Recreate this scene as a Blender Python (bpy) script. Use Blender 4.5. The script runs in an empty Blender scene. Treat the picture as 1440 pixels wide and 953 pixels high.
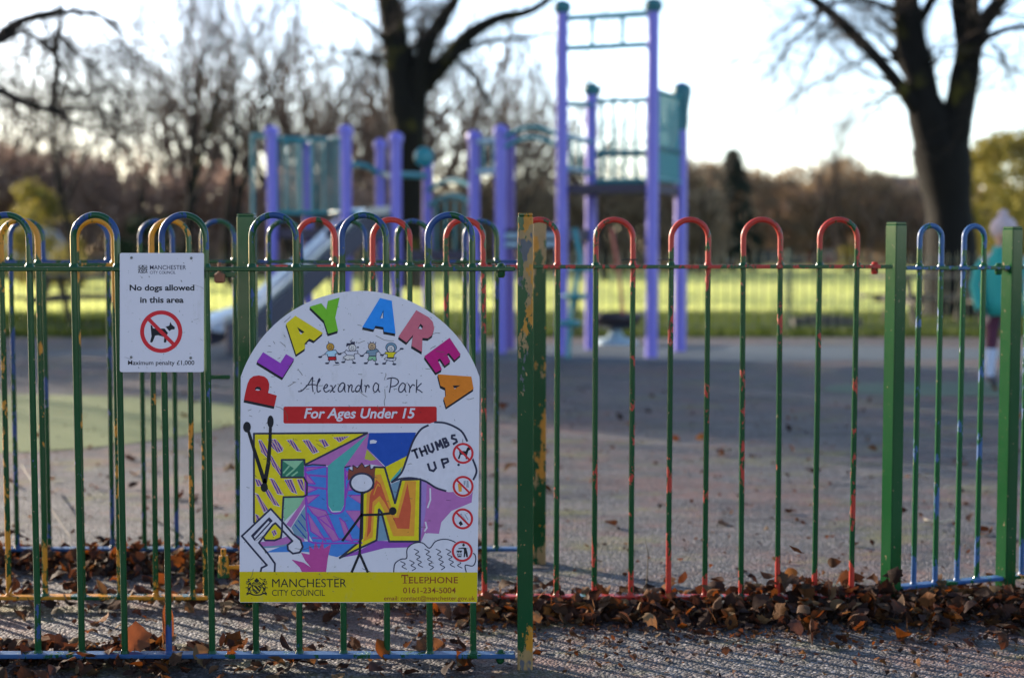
import bpy, math, random
import numpy as np
from mathutils import Vector, Matrix
from mathutils.geometry import tessellate_polygon
random.seed(7); RNG = np.random.default_rng(11)
S = bpy.context.scene; COL = S.collection
# ------------------------------------------------------------------ camera, sky, sun, exposure
FPX, CX, CY, HOR = 2000.0, 720.0, 476.5, 357.0
CAMZ = 1.05
TILT = math.atan((CY - HOR) / FPX)
cd = bpy.data.cameras.new('camera'); cam = bpy.data.objects.new('camera', cd); COL.objects.link(cam); S.camera = cam
cam.location = (0, 0, CAMZ); cam.rotation_euler = (math.pi / 2 - TILT, 0, 0)
cd.lens = 50.0; cd.sensor_width = 36.0; cd.clip_start = 0.05; cd.clip_end = 3000
cd.dof.use_dof = True; cd.dof.focus_distance = 3.56; cd.dof.aperture_fstop = 2.0
SUN_EL, SUN_AZ = 17.0, -50.0        # degrees; azimuth from +Y, negative = left of the view
W = bpy.data.worlds.new('World'); S.world = W; W.use_nodes = True
nt = W.node_tree; bg = nt.nodes['Background']
sk = nt.nodes.new('ShaderNodeTexSky'); sk.sky_type = 'NISHITA'; sk.sun_disc = False
sk.sun_elevation = math.radians(SUN_EL); sk.sun_rotation = math.radians(SUN_AZ)
sk.air_density = 1.0; sk.dust_density = 1.0; sk.altitude = 40
tc = nt.nodes.new('ShaderNodeTexCoord'); mp = nt.nodes.new('ShaderNodeMapping'); mp.inputs['Scale'].default_value = (1.6, 1.6, 6.0)
no = nt.nodes.new('ShaderNodeTexNoise'); no.inputs['Scale'].default_value = 2.2; no.inputs['Detail'].default_value = 6; no.inputs['Roughness'].default_value = .55
rp = nt.nodes.new('ShaderNodeValToRGB'); rp.color_ramp.elements[0].position = .30; rp.color_ramp.elements[1].position = .56
rp.color_ramp.elements[0].color = (0, 0, 0, 1); rp.color_ramp.elements[1].color = (1, 1, 1, 1)
cl = nt.nodes.new('ShaderNodeMix'); cl.data_type = 'RGBA'; cl.blend_type = 'MULTIPLY'; cl.inputs[0].default_value = 1; cl.inputs[7].default_value = (2.1, 2.15, 2.5, 1); nt.links.new(sk.outputs[0], cl.inputs[6])
mx = nt.nodes.new('ShaderNodeMix'); mx.data_type = 'RGBA'; nt.links.new(cl.outputs[2], mx.inputs[7])
nt.links.new(tc.outputs['Generated'], mp.inputs[0]); nt.links.new(mp.outputs[0], no.inputs[0]); nt.links.new(no.outputs[0], rp.inputs[0])
sz = nt.nodes.new('ShaderNodeSeparateXYZ'); nt.links.new(tc.outputs['Generated'], sz.inputs[0])
mr = nt.nodes.new('ShaderNodeMapRange'); mr.interpolation_type = 'SMOOTHSTEP'; mr.inputs[1].default_value = .12; mr.inputs[2].default_value = .55; mr.inputs[3].default_value = 1; mr.inputs[4].default_value = .12; nt.links.new(sz.outputs[2], mr.inputs[0])
fm = nt.nodes.new('ShaderNodeMath'); fm.operation = 'MULTIPLY'; nt.links.new(rp.outputs[0], fm.inputs[0]); nt.links.new(mr.outputs[0], fm.inputs[1])
nt.links.new(fm.outputs[0], mx.inputs[0]); nt.links.new(sk.outputs[0], mx.inputs[6]); nt.links.new(mx.outputs[2], bg.inputs[0])
bg.inputs[1].default_value = 0.085
ld = bpy.data.lights.new('sun', 'SUN'); ld.energy = 5.0; ld.angle = math.radians(.53); ld.color = (1.0, .86, .68)
sun = bpy.data.objects.new('sun', ld); COL.objects.link(sun)
az, el = math.radians(SUN_AZ), math.radians(SUN_EL)
SD = Vector((math.sin(az) * math.cos(el), math.cos(az) * math.cos(el), math.sin(el)))
sun.rotation_euler = SD.to_track_quat('Z', 'Y').to_euler()
vs = S.view_settings; vs.view_transform = 'Standard'; vs.look = 'None'; vs.gamma = 1; vs.use_curve_mapping = False; vs.exposure = 1.5
# ------------------------------------------------------------------ pixel rays
FW = Vector((0, math.cos(TILT), -math.sin(TILT))); UP = Vector((0, math.sin(TILT), math.cos(TILT)))
def ray(px, py): return FW + Vector((1, 0, 0)) * ((px - CX) / FPX) + UP * ((CY - py) / FPX)
def P(px, py, Y):
    d = ray(px, py); return Vector((0, 0, CAMZ)) + d * (Y / d.y)
def G(px, py, z=0.0):
    d = ray(px, py); return Vector((0, 0, CAMZ)) + d * ((z - CAMZ) / d.z)
def XW(px, Y, z=0.6): return (px - CX) / FPX * (Y * math.cos(TILT) + (CAMZ - z) * math.sin(TILT))
# ------------------------------------------------------------------ mesh helpers
class MB:
    def __init__(s): s.v = []; s.f = []; s.sm = []
    def add(s, vs, fs, smooth=False):
        o = len(s.v); s.v += [tuple(v) for v in vs]; s.f += [tuple(i + o for i in f) for f in fs]; s.sm += [smooth] * len(fs); return s
    def box(s, c, d, rz=0, M=None, bev=0.0):
        x, y, z = d[0] / 2, d[1] / 2, d[2] / 2; R = M or Matrix.Rotation(rz, 3, 'Z'); c = Vector(c)
        if bev <= 0:
            V = [(i, j, k) for k in (-z, z) for (i, j) in ((-x, -y), (x, -y), (x, y), (-x, y))]
            F = [(0, 3, 2, 1), (4, 5, 6, 7), (0, 1, 5, 4), (1, 2, 6, 5), (2, 3, 7, 6), (3, 0, 4, 7)]
        else:
            b = min(bev, x * .45, y * .45, z * .45); V = []
            for (k, ins) in ((-z, b), (-z + b, 0), (z - b, 0), (z, b)):
                X, Y2 = x - ins, y - ins
                V += [(-X + b, -Y2, k), (X - b, -Y2, k), (X, -Y2 + b, k), (X, Y2 - b, k), (X - b, Y2, k), (-X + b, Y2, k), (-X, Y2 - b, k), (-X, -Y2 + b, k)]
            F = [tuple(range(7, -1, -1)), tuple(range(24, 32))]
            for r in range(3):
                for i in range(8): F.append((r * 8 + i, r * 8 + (i + 1) % 8, r * 8 + 8 + (i + 1) % 8, r * 8 + 8 + i))
        return s.add([c + R @ Vector(v) for v in V], F)
    def tube(s, pts, rad, n=8, cap=True, smooth=True):
        pts = [Vector(p) for p in pts]; m = len(pts)
        if not isinstance(rad, (list, tuple)): rad = [rad] * m
        V = []; F = []; ref = None
        for i, p in enumerate(pts):
            t = (pts[min(i + 1, m - 1)] - pts[max(i - 1, 0)]).normalized()
            if ref is None:
                ref = t.cross(Vector((0, 0, 1)) if abs(t.z) < .9 else Vector((0, 1, 0))).normalized()
            else:
                ref = (ref - t * ref.dot(t)).normalized()
            b = t.cross(ref)
            for k in range(n):
                a = 2 * math.pi * k / n; V.append(p + (ref * math.cos(a) + b * math.sin(a)) * rad[i])
        for i in range(m - 1):
            for k in range(n): F.append((i * n + k, i * n + (k + 1) % n, (i + 1) * n + (k + 1) % n, (i + 1) * n + k))
        s.add(V, F, smooth)
        if cap: s.add(V[:n], [tuple(range(n - 1, -1, -1))]); s.add(V[-n:], [tuple(range(n))])
        return s
    def lathe(s, c, prof, n=16, axis='Z', smooth=True):
        c = Vector(c); V = []; F = []
        for r, h in prof:
            for k in range(n):
                a = 2 * math.pi * k / n
                q = Vector((r * math.cos(a), r * math.sin(a), h))
                if axis == 'Y': q = Vector((q.x, -q.z, q.y))
                if axis == 'X': q = Vector((q.z, q.x, q.y))
                V.append(c + q)
        for i in range(len(prof) - 1):
            for k in range(n): F.append((i * n + k, i * n + (k + 1) % n, (i + 1) * n + (k + 1) % n, (i + 1) * n + k))
        return s.add(V, F, smooth)
    def ball(s, c, r, n=10, m=7, sc=(1, 1, 1)):
        c = Vector(c); V = []; F = []
        for i in range(m + 1):
            t = math.pi * i / m
            for k in range(n):
                a = 2 * math.pi * k / n
                V.append(c + Vector((r * sc[0] * math.sin(t) * math.cos(a), r * sc[1] * math.sin(t) * math.sin(a), r * sc[2] * math.cos(t))))
        for i in range(m):
            for k in range(n): F.append((i * n + k, (i + 1) * n + k, (i + 1) * n + (k + 1) % n, i * n + (k + 1) % n))
        return s.add(V, F, True)
    def mesh(s, name, mat=None):
        me = bpy.data.meshes.new(name); me.from_pydata(s.v, [], s.f)
        me.polygons.foreach_set('use_smooth', s.sm); me.update()
        if mat: me.materials.append(mat)
        return me
    def build(s, name, mat=None, parent=None, loc=None):
        return put(name, s.mesh(name, mat), parent, loc)
def put(name, me, parent=None, loc=None, rz=0):
    o = bpy.data.objects.new(name, me); COL.objects.link(o)
    if parent: o.parent = parent
    if loc is not None: o.location = loc
    if rz: o.rotation_euler = (0, 0, rz)
    return o
def tag(o, label=None, cat=None, group=None, kind=None):
    if label: o['label'] = label
    if cat: o['category'] = cat
    if group: o['group'] = group
    if kind: o['kind'] = kind
    return o
def thing(name, label, cat, loc=(0, 0, 0), rz=0, group=None):
    o = bpy.data.objects.new(name, None); COL.objects.link(o); o.location = loc; o.rotation_euler = (0, 0, rz); o.empty_display_size = .1
    return tag(o, label, cat, group)
def copy_tree(o, parent=None):
    c = o.copy(); COL.objects.link(c); c.parent = parent
    for ch in list(o.children): copy_tree(ch, c)
    return c
def npmesh(name, V, F, mat=None, smooth=False, tri=True):
    me = bpy.data.meshes.new(name); n = len(F); k = F.shape[1]
    me.vertices.add(len(V)); me.vertices.foreach_set('co', np.asarray(V, np.float32).ravel())
    me.loops.add(n * k); me.loops.foreach_set('vertex_index', np.asarray(F, np.int32).ravel())
    me.polygons.add(n); me.polygons.foreach_set('loop_start', np.arange(0, n * k, k, dtype=np.int32))
    me.polygons.foreach_set('use_smooth', np.full(n, smooth)); me.update(calc_edges=True); me.validate()
    if mat: me.materials.append(mat)
    return me
# ------------------------------------------------------------------ materials
class NT:
    def __init__(s, name):
        s.m = bpy.data.materials.new(name); s.m.use_nodes = True; s.t = s.m.node_tree; s.b = s.t.nodes['Principled BSDF']; s.out = s.t.nodes['Material Output']
    def n(s, typ, **kw):
        nd = s.t.nodes.new('ShaderNode' + typ)
        for k, v in kw.items():
            if hasattr(nd, k): setattr(nd, k, v)
            else: nd.inputs[k.replace('_', ' ')].default_value = v
        return nd
    def l(s, a, b): s.t.links.new(a, b)
    def pos(s, sc=(1, 1, 1)):
        g = s.n('NewGeometry'); m = s.n('Mapping'); m.inputs['Scale'].default_value = sc; s.l(g.outputs['Position'], m.inputs[0]); return m.outputs[0]
    def noise(s, vec, scale, detail=4, rough=.55):
        q = s.n('TexNoise', Scale=scale, Detail=detail, Roughness=rough); s.l(vec, q.inputs[0]); return q.outputs[0]
    def ramp(s, fac, stops, interp='LINEAR'):
        r = s.n('ValToRGB'); cr = r.color_ramp; cr.interpolation = interp
        while len(cr.elements) < len(stops): cr.elements.new(.5)
        for e, (p, c) in zip(cr.elements, stops):
            e.position = p; e.color = (*c, 1) if isinstance(c, tuple) else (c, c, c, 1)
        s.l(fac, r.inputs[0]); return r.outputs[0]
    def math(s, op, a, b=None, clamp=False):
        q = s.n('Math', operation=op); q.use_clamp = clamp
        for i, x in enumerate((a, b)):
            if x is None: continue
            if isinstance(x, (int, float)): q.inputs[i].default_value = x
            else: s.l(x, q.inputs[i])
        return q.outputs[0]
    def mix(s, fac, a, b, mode='MIX'):
        q = s.n('Mix', data_type='RGBA', blend_type=mode)
        for i, x in ((0, fac), (6, a), (7, b)):
            if isinstance(x, (int, float)): q.inputs[i].default_value = x
            elif isinstance(x, tuple): q.inputs[i].default_value = (*x, 1)
            else: s.l(x, q.inputs[i])
        return q.outputs[2]
    def bump(s, h, strength=.3, dist=.01):
        q = s.n('Bump', Strength=strength, Distance=dist); s.l(h, q.inputs['Height']); s.l(q.outputs[0], s.b.inputs['Normal'])
    def col(s, c):
        if isinstance(c, tuple): s.b.inputs['Base Color'].default_value = (*c, 1)
        else: s.l(c, s.b.inputs['Base Color'])
    def set(s, rough=.5, spec=.5, metal=0): s.b.inputs['Roughness'].default_value = rough; s.b.inputs['Specular IOR Level'].default_value = spec; s.b.inputs['Metallic'].default_value = metal; return s
def plain(name, c, rough=.5, var=.15, scale=6, spec=.5, metal=0, bump=0):
    q = NT(name); q.set(rough, spec, metal); nz = q.noise(q.pos(), scale, 5)
    q.col(q.mix(nz, tuple(x * (1 - var) for x in c), tuple(x * (1 + var) for x in c)))
    if bump: q.bump(nz, bump, .004)
    return q.m
def flat_ink(name, c, rough=.55):       # printed ink on a sign, slightly weathered
    q = NT(name); q.set(rough, .18); nz = q.noise(q.pos(), 60, 5, .7)
    q.col(q.mix(nz, tuple(x * .80 for x in c), tuple(min(1, x * 1.10 + .01) for x in c))); return q.m
GREEN = (.0055, .050, .016)
def paint(name, under, t_low, t_bar, t_rail, t_top, top=GREEN, rough=.16, sc=7.0, chip=(.23, .16, .10), zs=(.08, .24, .9, 1.02, 1.09), under2=None, under3=None):
    """gloss paint over an older coat: the older coat shows where noise passes a threshold that depends on height"""
    q = NT(name); q.set(rough, .40); pz = q.pos((1, 1, .38))
    n1 = q.noise(pz, sc * 2.6, 8, .66); n2 = q.noise(q.pos((1, 1, .6)), sc * 14, 4, .6); n3 = q.noise(q.pos(), 3.0, 3); n4 = q.noise(q.pos((1, 1, .5)), sc * 1.9, 4, .6)
    g = q.n('NewGeometry'); sp = q.n('SeparateXYZ'); q.l(g.outputs['Position'], sp.inputs[0])
    zf = q.math('DIVIDE', sp.outputs[2], 1.3)
    thr = q.ramp(zf, [(zs[0] / 1.3, t_low), (zs[1] / 1.3, t_bar), (zs[2] / 1.3, t_bar), (zs[3] / 1.3, t_rail), (zs[4] / 1.3, t_top)])
    nn = q.math('ADD', q.math('MULTIPLY', n1, .82), q.math('MULTIPLY', n2, .18))
    mask = q.math('MULTIPLY', q.math('SUBTRACT', nn, thr), 90, True)
    uc = under
    if under2: uc = q.mix(q.math('MULTIPLY', q.math('SUBTRACT', n4, .50), 60, True), under, under2)
    if under3: uc = q.mix(q.math('MULTIPLY', q.math('SUBTRACT', n4, .58), 60, True), uc, under3)
    chipm = q.math('MULTIPLY', q.math('SUBTRACT', n2, .68), 60, True)
    gcol = q.mix(n3, tuple(x * .8 for x in top), tuple(x * 1.25 for x in top))
    c = q.mix(mask, gcol, q.mix(q.math('MULTIPLY', n2, .5), uc, (.10, .08, .06), 'MULTIPLY') if under2 else q.mix(n2, tuple(x * .75 for x in under), under))
    c = q.mix(chipm, c, chip); q.col(c)
    rr = q.math('ADD', q.math('MULTIPLY', mask, .25), q.math('ADD', q.math('MULTIPLY', n2, .16), rough - .06)); q.l(rr, q.b.inputs['Roughness'])
    q.bump(q.math('SUBTRACT', q.math('MULTIPLY', n2, .25), mask), .30, .0010)
    return q.m
BLUE, YEL, RED, TAN, GREY = (.010, .045, .17), (.50, .20, .006), (.40, .022, .011), (.33, .20, .08), (.09, .09, .11)
M = {}
M['fA'] = paint('paint_green_over_blue', BLUE, .57, .64, .60, .50)
M['fA_rail'] = paint('paint_blue_lower_rail', (.020, .075, .20), .42, .42, .42, .42)
M['fB'] = paint('paint_green_over_red', RED, .48, .59, .505, .43)
M['fB_rail'] = paint('paint_red_lower_rail', RED, .46, .46, .46, .46)
M['fG'] = paint('paint_green_over_yellow', YEL, .49, .555, .53, .44)
M['fG_rail'] = paint('paint_yellow_lower_rail', YEL, .48, .48, .48, .48)
M['fC'] = paint('paint_green_over_blue_old', BLUE, .52, .555, .53, .49)
M['fD'] = paint('paint_green_over_pale_blue', (.022, .085, .24), .47, .56, .52, .44, top=(.009, .072, .024))
M['postN'] = paint('paint_worn_post_green_over_yellow', YEL, .48, .60, .53, .46, sc=5.0, chip=TAN, zs=(.04, .16, .75, .98, 1.10), under2=TAN, under3=GREY)
M['postT'] = paint('paint_worn_post_green_over_tan', TAN, .50, .545, .50, .44, sc=5.0, chip=YEL, under2=YEL)
M['post'] = paint('paint_green_post', YEL, .60, .70, .70, .68, top=(.0075, .056, .017))
M['steel'] = plain('dull_steel', (.16, .15, .14), .4, .3, 30, .5, .6)
M['rust'] = plain('rusty_steel', (.16, .06, .03), .8, .4, 40)
# ------------------------------------------------------------------ the setting
def asphalt(name, tint=(1, 1, 1), stone=115):
    q = NT(name); q.set(.70, .28); v = q.pos()
    vo = q.n('TexVoronoi', Scale=stone); q.l(v, vo.inputs[0])
    cellv = q.n('SeparateColor'); q.l(vo.outputs['Color'], cellv.inputs[0])
    base = q.ramp(cellv.outputs[0], [(0, tuple(.028 * t for t in tint)), (.55, tuple(.068 * t for t in tint)), (.9, tuple(.15 * t for t in tint)), (1, tuple(.30 * t for t in tint))])
    big = q.noise(v, .9, 5, .6); mid = q.noise(v, 6, 5, .65); fine = q.noise(v, 55, 4, .7)
    c = q.mix(q.math('MULTIPLY', big, .5), base, (.072, .068, .072))
    dapple = q.noise(q.pos((.35, 1.6, 1)), 2.6, 6, .68)  # streaks of twig shadow and dappled light painted into the asphalt colour
    c = q.mix(1.0, c, q.ramp(dapple, [(.36, (.55, .54, .58)), (.52, (1, 1, 1)), (.68, (1.0, 1.0, 1.0))]), 'MULTIPLY')
    c = q.mix(q.math('MULTIPLY', q.math('SUBTRACT', dapple, .54), 3.0, True), c, (.16, .14, .135))
    # reddish brick dust / leaf dust patches
    rd = q.math('MULTIPLY', q.math('SUBTRACT', q.math('ADD', q.math('MULTIPLY', big, .6), q.math('MULTIPLY', mid, .55)), .56), 6, True)
    c = q.mix(q.math('MULTIPLY', rd, .60), c, (.19, .085, .07))
    # moss
    ms = q.noise(q.pos((1, 1.6, 1)), 1.7, 6, .7)
    mm = q.math('MULTIPLY', q.math('SUBTRACT', ms, .535), 8, True)
    c = q.mix(q.math('MULTIPLY', mm, q.math('MULTIPLY', fine, 1.1, True)), c, (.14, .14, .025))
    q.col(c)
    h = q.math('ADD', q.math('MULTIPLY', vo.outputs['Distance'], -1.0), q.math('MULTIPLY', fine, .8))
    q.bump(h, 1.0, .009); return q.m
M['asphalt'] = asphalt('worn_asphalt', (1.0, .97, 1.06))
q = NT('meadow_soil'); q.set(.9, .2); v = q.pos(); q.col(q.mix(q.noise(v, .25, 5), (.055, .085, .012), (.10, .125, .022))); q.bump(q.noise(v, 9, 5), .6, .05); M['field'] = q.m
def rubber(name, a, b):
    q = NT(name); q.set(.75, .3); v = q.pos(); n = q.noise(v, 2.2, 5, .6); f = q.noise(v, 180, 3, .7)
    q.col(q.mix(f, q.mix(n, a, b), tuple(x * .55 for x in a))); q.bump(f, .6, .003); return q.m
M['mat_green'] = rubber('green_rubber', (.16, .20, .065), (.22, .235, .09))
M['mat_sage'] = rubber('sage_rubber', (.085, .14, .10), (.12, .155, .10))
M['mat_blue'] = rubber('blue_grey_rubber', (.055, .085, .12), (.085, .10, .11))
def sheet(name, pts, z, mat):
    pts = [Vector((p[0], p[1], z)) for p in pts]; tr = tessellate_polygon([pts])
    me = bpy.data.meshes.new(name); me.from_pydata(pts, [], [tuple(t) for t in tr]); me.update(); me.materials.append(mat)
    o = put(name, me); tag(o, kind='structure')
    bpy_flip(me); return o
def bpy_flip(me):
    if me.polygons and sum(p.normal.z for p in me.polygons) < 0: me.flip_normals()
sheet('ground', [(-900, -300), (900, -300), (900, 1500), (-900, 1500)], -.012, M['field'])
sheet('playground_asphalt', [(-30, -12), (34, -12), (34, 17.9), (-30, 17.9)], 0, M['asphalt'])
def blob(cx, cy, rx, ry, n=60, seed=0, j=.04):
    r = random.Random(seed); ph = [r.uniform(0, 6) for _ in range(4)]
    return [(cx + rx * math.cos(a) * (1 + j * math.sin(3 * a + ph[0]) + j * .6 * math.sin(5 * a + ph[1])), cy + ry * math.sin(a) * (1 + j * math.sin(2 * a + ph[2]) + j * .5 * math.sin(7 * a + ph[3]))) for a in [2 * math.pi * i / n for i in range(n)]]
sheet('safety_surface', blob(-4.15, 8.85, 2.55, 1.75, seed=2, j=.03), .004, M['mat_green'])
sheet('safety_surface', blob(3.9, 11.0, 1.55, .62, seed=3), .004, M['mat_sage'])
sheet('safety_surface', blob(.6, 15.1, 5.6, 1.35, seed=5), .004, M['mat_blue'])
# ------------------------------------------------------------------ hoop topped fence
SP = .1092
def hoop_mesh(name, mat, zb, apex, zr, sp=SP, r=.0082):
    m = MB(); R = sp / 2; zc = apex - r - R; pts = [(-R, 0, zb), (-R, 0, .3), (-R, 0, .6), (-R, 0, zr), (-R, 0, zc)]
    for i in range(1, 16):
        a = math.pi * (1 - i / 16); pts.append((R * math.cos(a), 0, zc + R * math.sin(a)))
    pts += [(R, 0, zc), (R, 0, zr), (R, 0, .6), (R, 0, .3), (R, 0, zb)]
    m.tube(pts, r, 12)
    for s in (-1, 1):        # weld fillets where the bar passes the rails
        m.lathe((s * R, 0, zr + .006), [(r * 1.45, -.001), (r * 1.35, .003), (r * 1.1, .006), (r * .9, .009)], 12)
        m.lathe((s * R, 0, zb + .005), [(r * 1.45, 0), (r * 1.2, .005), (r * .9, .009)], 12)
    return m.mesh(name, mat)
def fence_panel(label, origin, rz, centres, x0, x1, mat, rmat, group, apex=1.155, zr=1.0125, zb=.034, sp=SP, extra=None, bottom=None):
    t = thing('hoop_railing', label, 'railing', origin, rz, group)
    hm = hoop_mesh('hoop', mat, zb, apex, zr, sp)
    for c in centres:
        o = put('hoop', hm, t, (c, random.uniform(-.0012, .0012), 0)); o.rotation_euler = (random.uniform(-.003, .003), random.uniform(-.0035, .0035), random.uniform(-.05, .05))
    m = MB(); m.box(((x0 + x1) / 2, 0, zr), (x1 - x0, .038, .011), bev=.0022); m.build('top_rail', mat, t)
    b0, b1 = bottom or (x0, x1)
    m = MB(); m.box(((b0 + b1) / 2, 0, zb), (b1 - b0, .038, .011), bev=.0022); m.build('bottom_rail', rmat, t)
    for (bx, bz) in (extra or []):
        m = MB(); m.lathe((bx, 0, bz + .0055), [(.013, 0), (.013, .002), (.009, .002), (.009, .007), (.005, .009), (.0, .009)], 10)
        m.lathe((bx, 0, bz - .022), [(0, 0), (.007, 0), (.011, .006), (.011, .0165)], 8)
        m.build('bolt', mat, t)
    return t
FEN = 'bow topped railings round the play area'
YA, YB, YC = 3.56, 4.17, 4.79
# near line (A): ends at the worn post
cA = [XW((p + q_) / 2, YA, .8) for p, q_ in ((107, 170), (232, 293), (356, 417), (480, 542), (604, 664))]
stepA = (cA[-1] - cA[0]) / 4; cA = [cA[0] - stepA * 2, cA[0] - stepA] + cA
xPN = XW(738, YA, .8)
fence_panel('nearest railing panel, green over blue, carrying both signs, with blue bottom rail', (xPN, YA, 0), 0, [c - xPN for c in cA], cA[0] - .08 - xPN, -.024, M['fA'], M['fA_rail'], FEN, sp=stepA / 2, extra=[(-.060, 1.0125), (-.062, .034)])
# middle line (B): gate leaf with yellow hoops, then the long red panel
cG = [XW(p, YB, .8) for p in (31, 136.5, 240)]
stG = (cG[-1] - cG[0]) / 2; cG = [cG[0] - stG] + cG
xG1 = XW(289, YB, .8)
gate = fence_panel('gate leaf with yellow painted hoops and yellow bottom rail behind the dog sign', (xG1, YB, 0), 0, [c - xG1 for c in cG], cG[0] - .08 - xG1, 0, M['fG'], M['fG_rail'], FEN, sp=stG / 2, apex=1.156, zr=1.018)
gate['category'] = 'gate'; gate.name = 'gate_leaf'
m = MB(); m.tube([(-.008, 0, .03), (-.008, 0, 1.02)], .0085, 12); m.build('end_bar', M['fG'], gate)
xP2 = XW(348.5, 4.21, .8)
cB = [XW(p, YB, .8) for p in (446, 549, 655, 757, 863, 968, 1071.5, 1176)]
xB0, xP3 = XW(348, YB, .8), XW(1258, 4.22, .8)
fence_panel('long railing panel with red painted hoop tops and red bottom rail', (xP3, YB, 0), 0, [c - xP3 for c in cB], xB0 - xP3 + .03, -.026, M['fB'], M['fB_rail'], FEN, sp=(cB[-1] - cB[0]) / 14, apex=1.158, extra=[(-.075, 1.0125)])
# far line (C): blue green hoops ending at the tan post
xPT = XW(757, YC, .8)
cC = [XW(p, YC, .8) for p in (41, 130.5, 221.5, 309, 400.5, 493, 583, 675)]
stC = (cC[-1] - cC[0]) / 7; cC = [cC[0] - stC] + cC
fence_panel('rearmost railing panel with green and blue hoops behind the yellow gate', (xPT, YC, 0), 0, [c - xPT for c in cC], cC[0] - .08 - xPT, -.024, M['fC'], M['fA_rail'], FEN, sp=stC / 2, apex=1.168, zr=1.024, zb=.048, extra=[(-.06, 1.024)])
# right line (D): turns away from the camera
xP4 = XW(1421, 4.36, .8); OD = Vector((xP3, 4.22, 0)); ED = Vector((xP4, 4.36, 0)); uD = (ED - OD); LD = uD.length; rzD = math.atan2(uD.y, uD.x)
dD = [(XW((a + b) / 2, 4.29, .8) - xP3) / math.cos(rzD) for a, b in ((1284, 1319.5), (1352, 1387))]
fence_panel('short railing panel with two blue topped hoops between the two green posts', OD, rzD, dD, .022, LD - .02, M['fD'], M['fD'], FEN, sp=.0745, apex=1.142, zr=1.008, zb=.05, extra=[(LD - .05, 1.008)])
fence_panel('railing panel cut off by the right edge beyond the last green post', ED, rzD, [.060 + .0745 * .5 + .149 * i for i in range(4)], .022, .72, M['fD'], M['fG_rail'], FEN, sp=.0745, apex=1.142, zr=1.008, zb=.05)
def post(label, x, y, w, h, mat, rz=0, cap=True):
    t = thing('fence_post', label, 'post', (x, y, 0), rz, 'square posts of the railings')
    m = MB(); m.box((0, 0, h / 2 - .02), (w, w, h + .04), bev=.003); m.build('shaft', mat, t)
    if cap: m = MB(); m.box((0, 0, h + .0035), (w * .93, w * .93, .007), bev=.003); m.build('cap', mat, t)
    return t
HP = lambda py, Y: CAMZ + (HOR - py) / FPX * Y
post('nearest worn post with peeling green, yellow and grey paint right of the play area sign', xPN + .001, YA, .039, HP(304, YA), M['postN'])
post('plain green post standing behind the left edge of the play area sign', xP2, 4.215, .052, HP(304, 4.2), M['post'])
post('tan and yellow worn post close behind the nearest worn post', xPT + .003, YC, .046, HP(311, YC), M['postT'])
post('green post at the right end of the red hooped railing', xP3, 4.22, .045, HP(316, 4.22), M['post'], math.radians(31))
post('last green post near the right edge in front of the person', xP4, 4.36, .045, HP(322, 4.36), M['post'], math.radians(29))
# latch between gate leaf and green post
lt = thing('gate_latch', 'rusty latch between the yellow gate leaf and the green post', 'latch', (xG1, YB, 1.0))
a = P(300, 386, YB); b = P(335, 386, YB); z = a.z - 1.0
m = MB(); m.box((.045, .0, z), (.09, .012, .016), bev=.002); m.build('bar', M['fG'], lt)
m = MB(); m.box((.046, -.012, z - .010), (.030, .022, .030), bev=.006); m.tube([(.046, -.012, z), (.046, -.012, z + .035)], .005, 8); m.build('striker', M['rust'], lt)
z2 = P(300, 530, YB).z - 1.0
m = MB(); m.box((.040, 0, z2), (.062, .012, .012), bev=.002); m.build('stop', M['fG'], lt)
m = MB(); g_ = P(311, 797, YB); m.tube([(.045, .0, g_.z - 1.03), (.045, 0, g_.z - .965)], [.018, .014], 10); m.tube([(.045, 0, g_.z - .965), (.045, 0, g_.z - .945)], .008, 8); m.box((.07, 0, g_.z - 1.0), (.06, .012, .012), bev=.002); m.build('lower_bolt', M['fG'], lt)
# plastic ties left on the bars
for i, (tx, lab) in enumerate(((891, 'black plastic tie on a red hoop bar right of the worn posts'), (942, 'black plastic tie on the next red hoop bar towards the right'))):
    o = P(tx, 365, YB); t = thing('cable_tie', lab, 'cable tie', o, 0, 'cable ties left on the railing')
    m = MB(); m.tube([(.0105 * math.cos(k * .5236), .0105 * math.sin(k * .5236), 0) for k in range(13)], .0022, 6); m.build('loop', None, t).data.materials.append(plain('black_plastic', (.012, .012, .013), .4))
    m = MB(); m.tube([(-.009, -.006, 0), (-.022, -.011, .001), (-.038, -.012, -.002)], [.002, .0016, .001], 6); m.build('tail', bpy.data.materials['black_plastic'], t)
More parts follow.
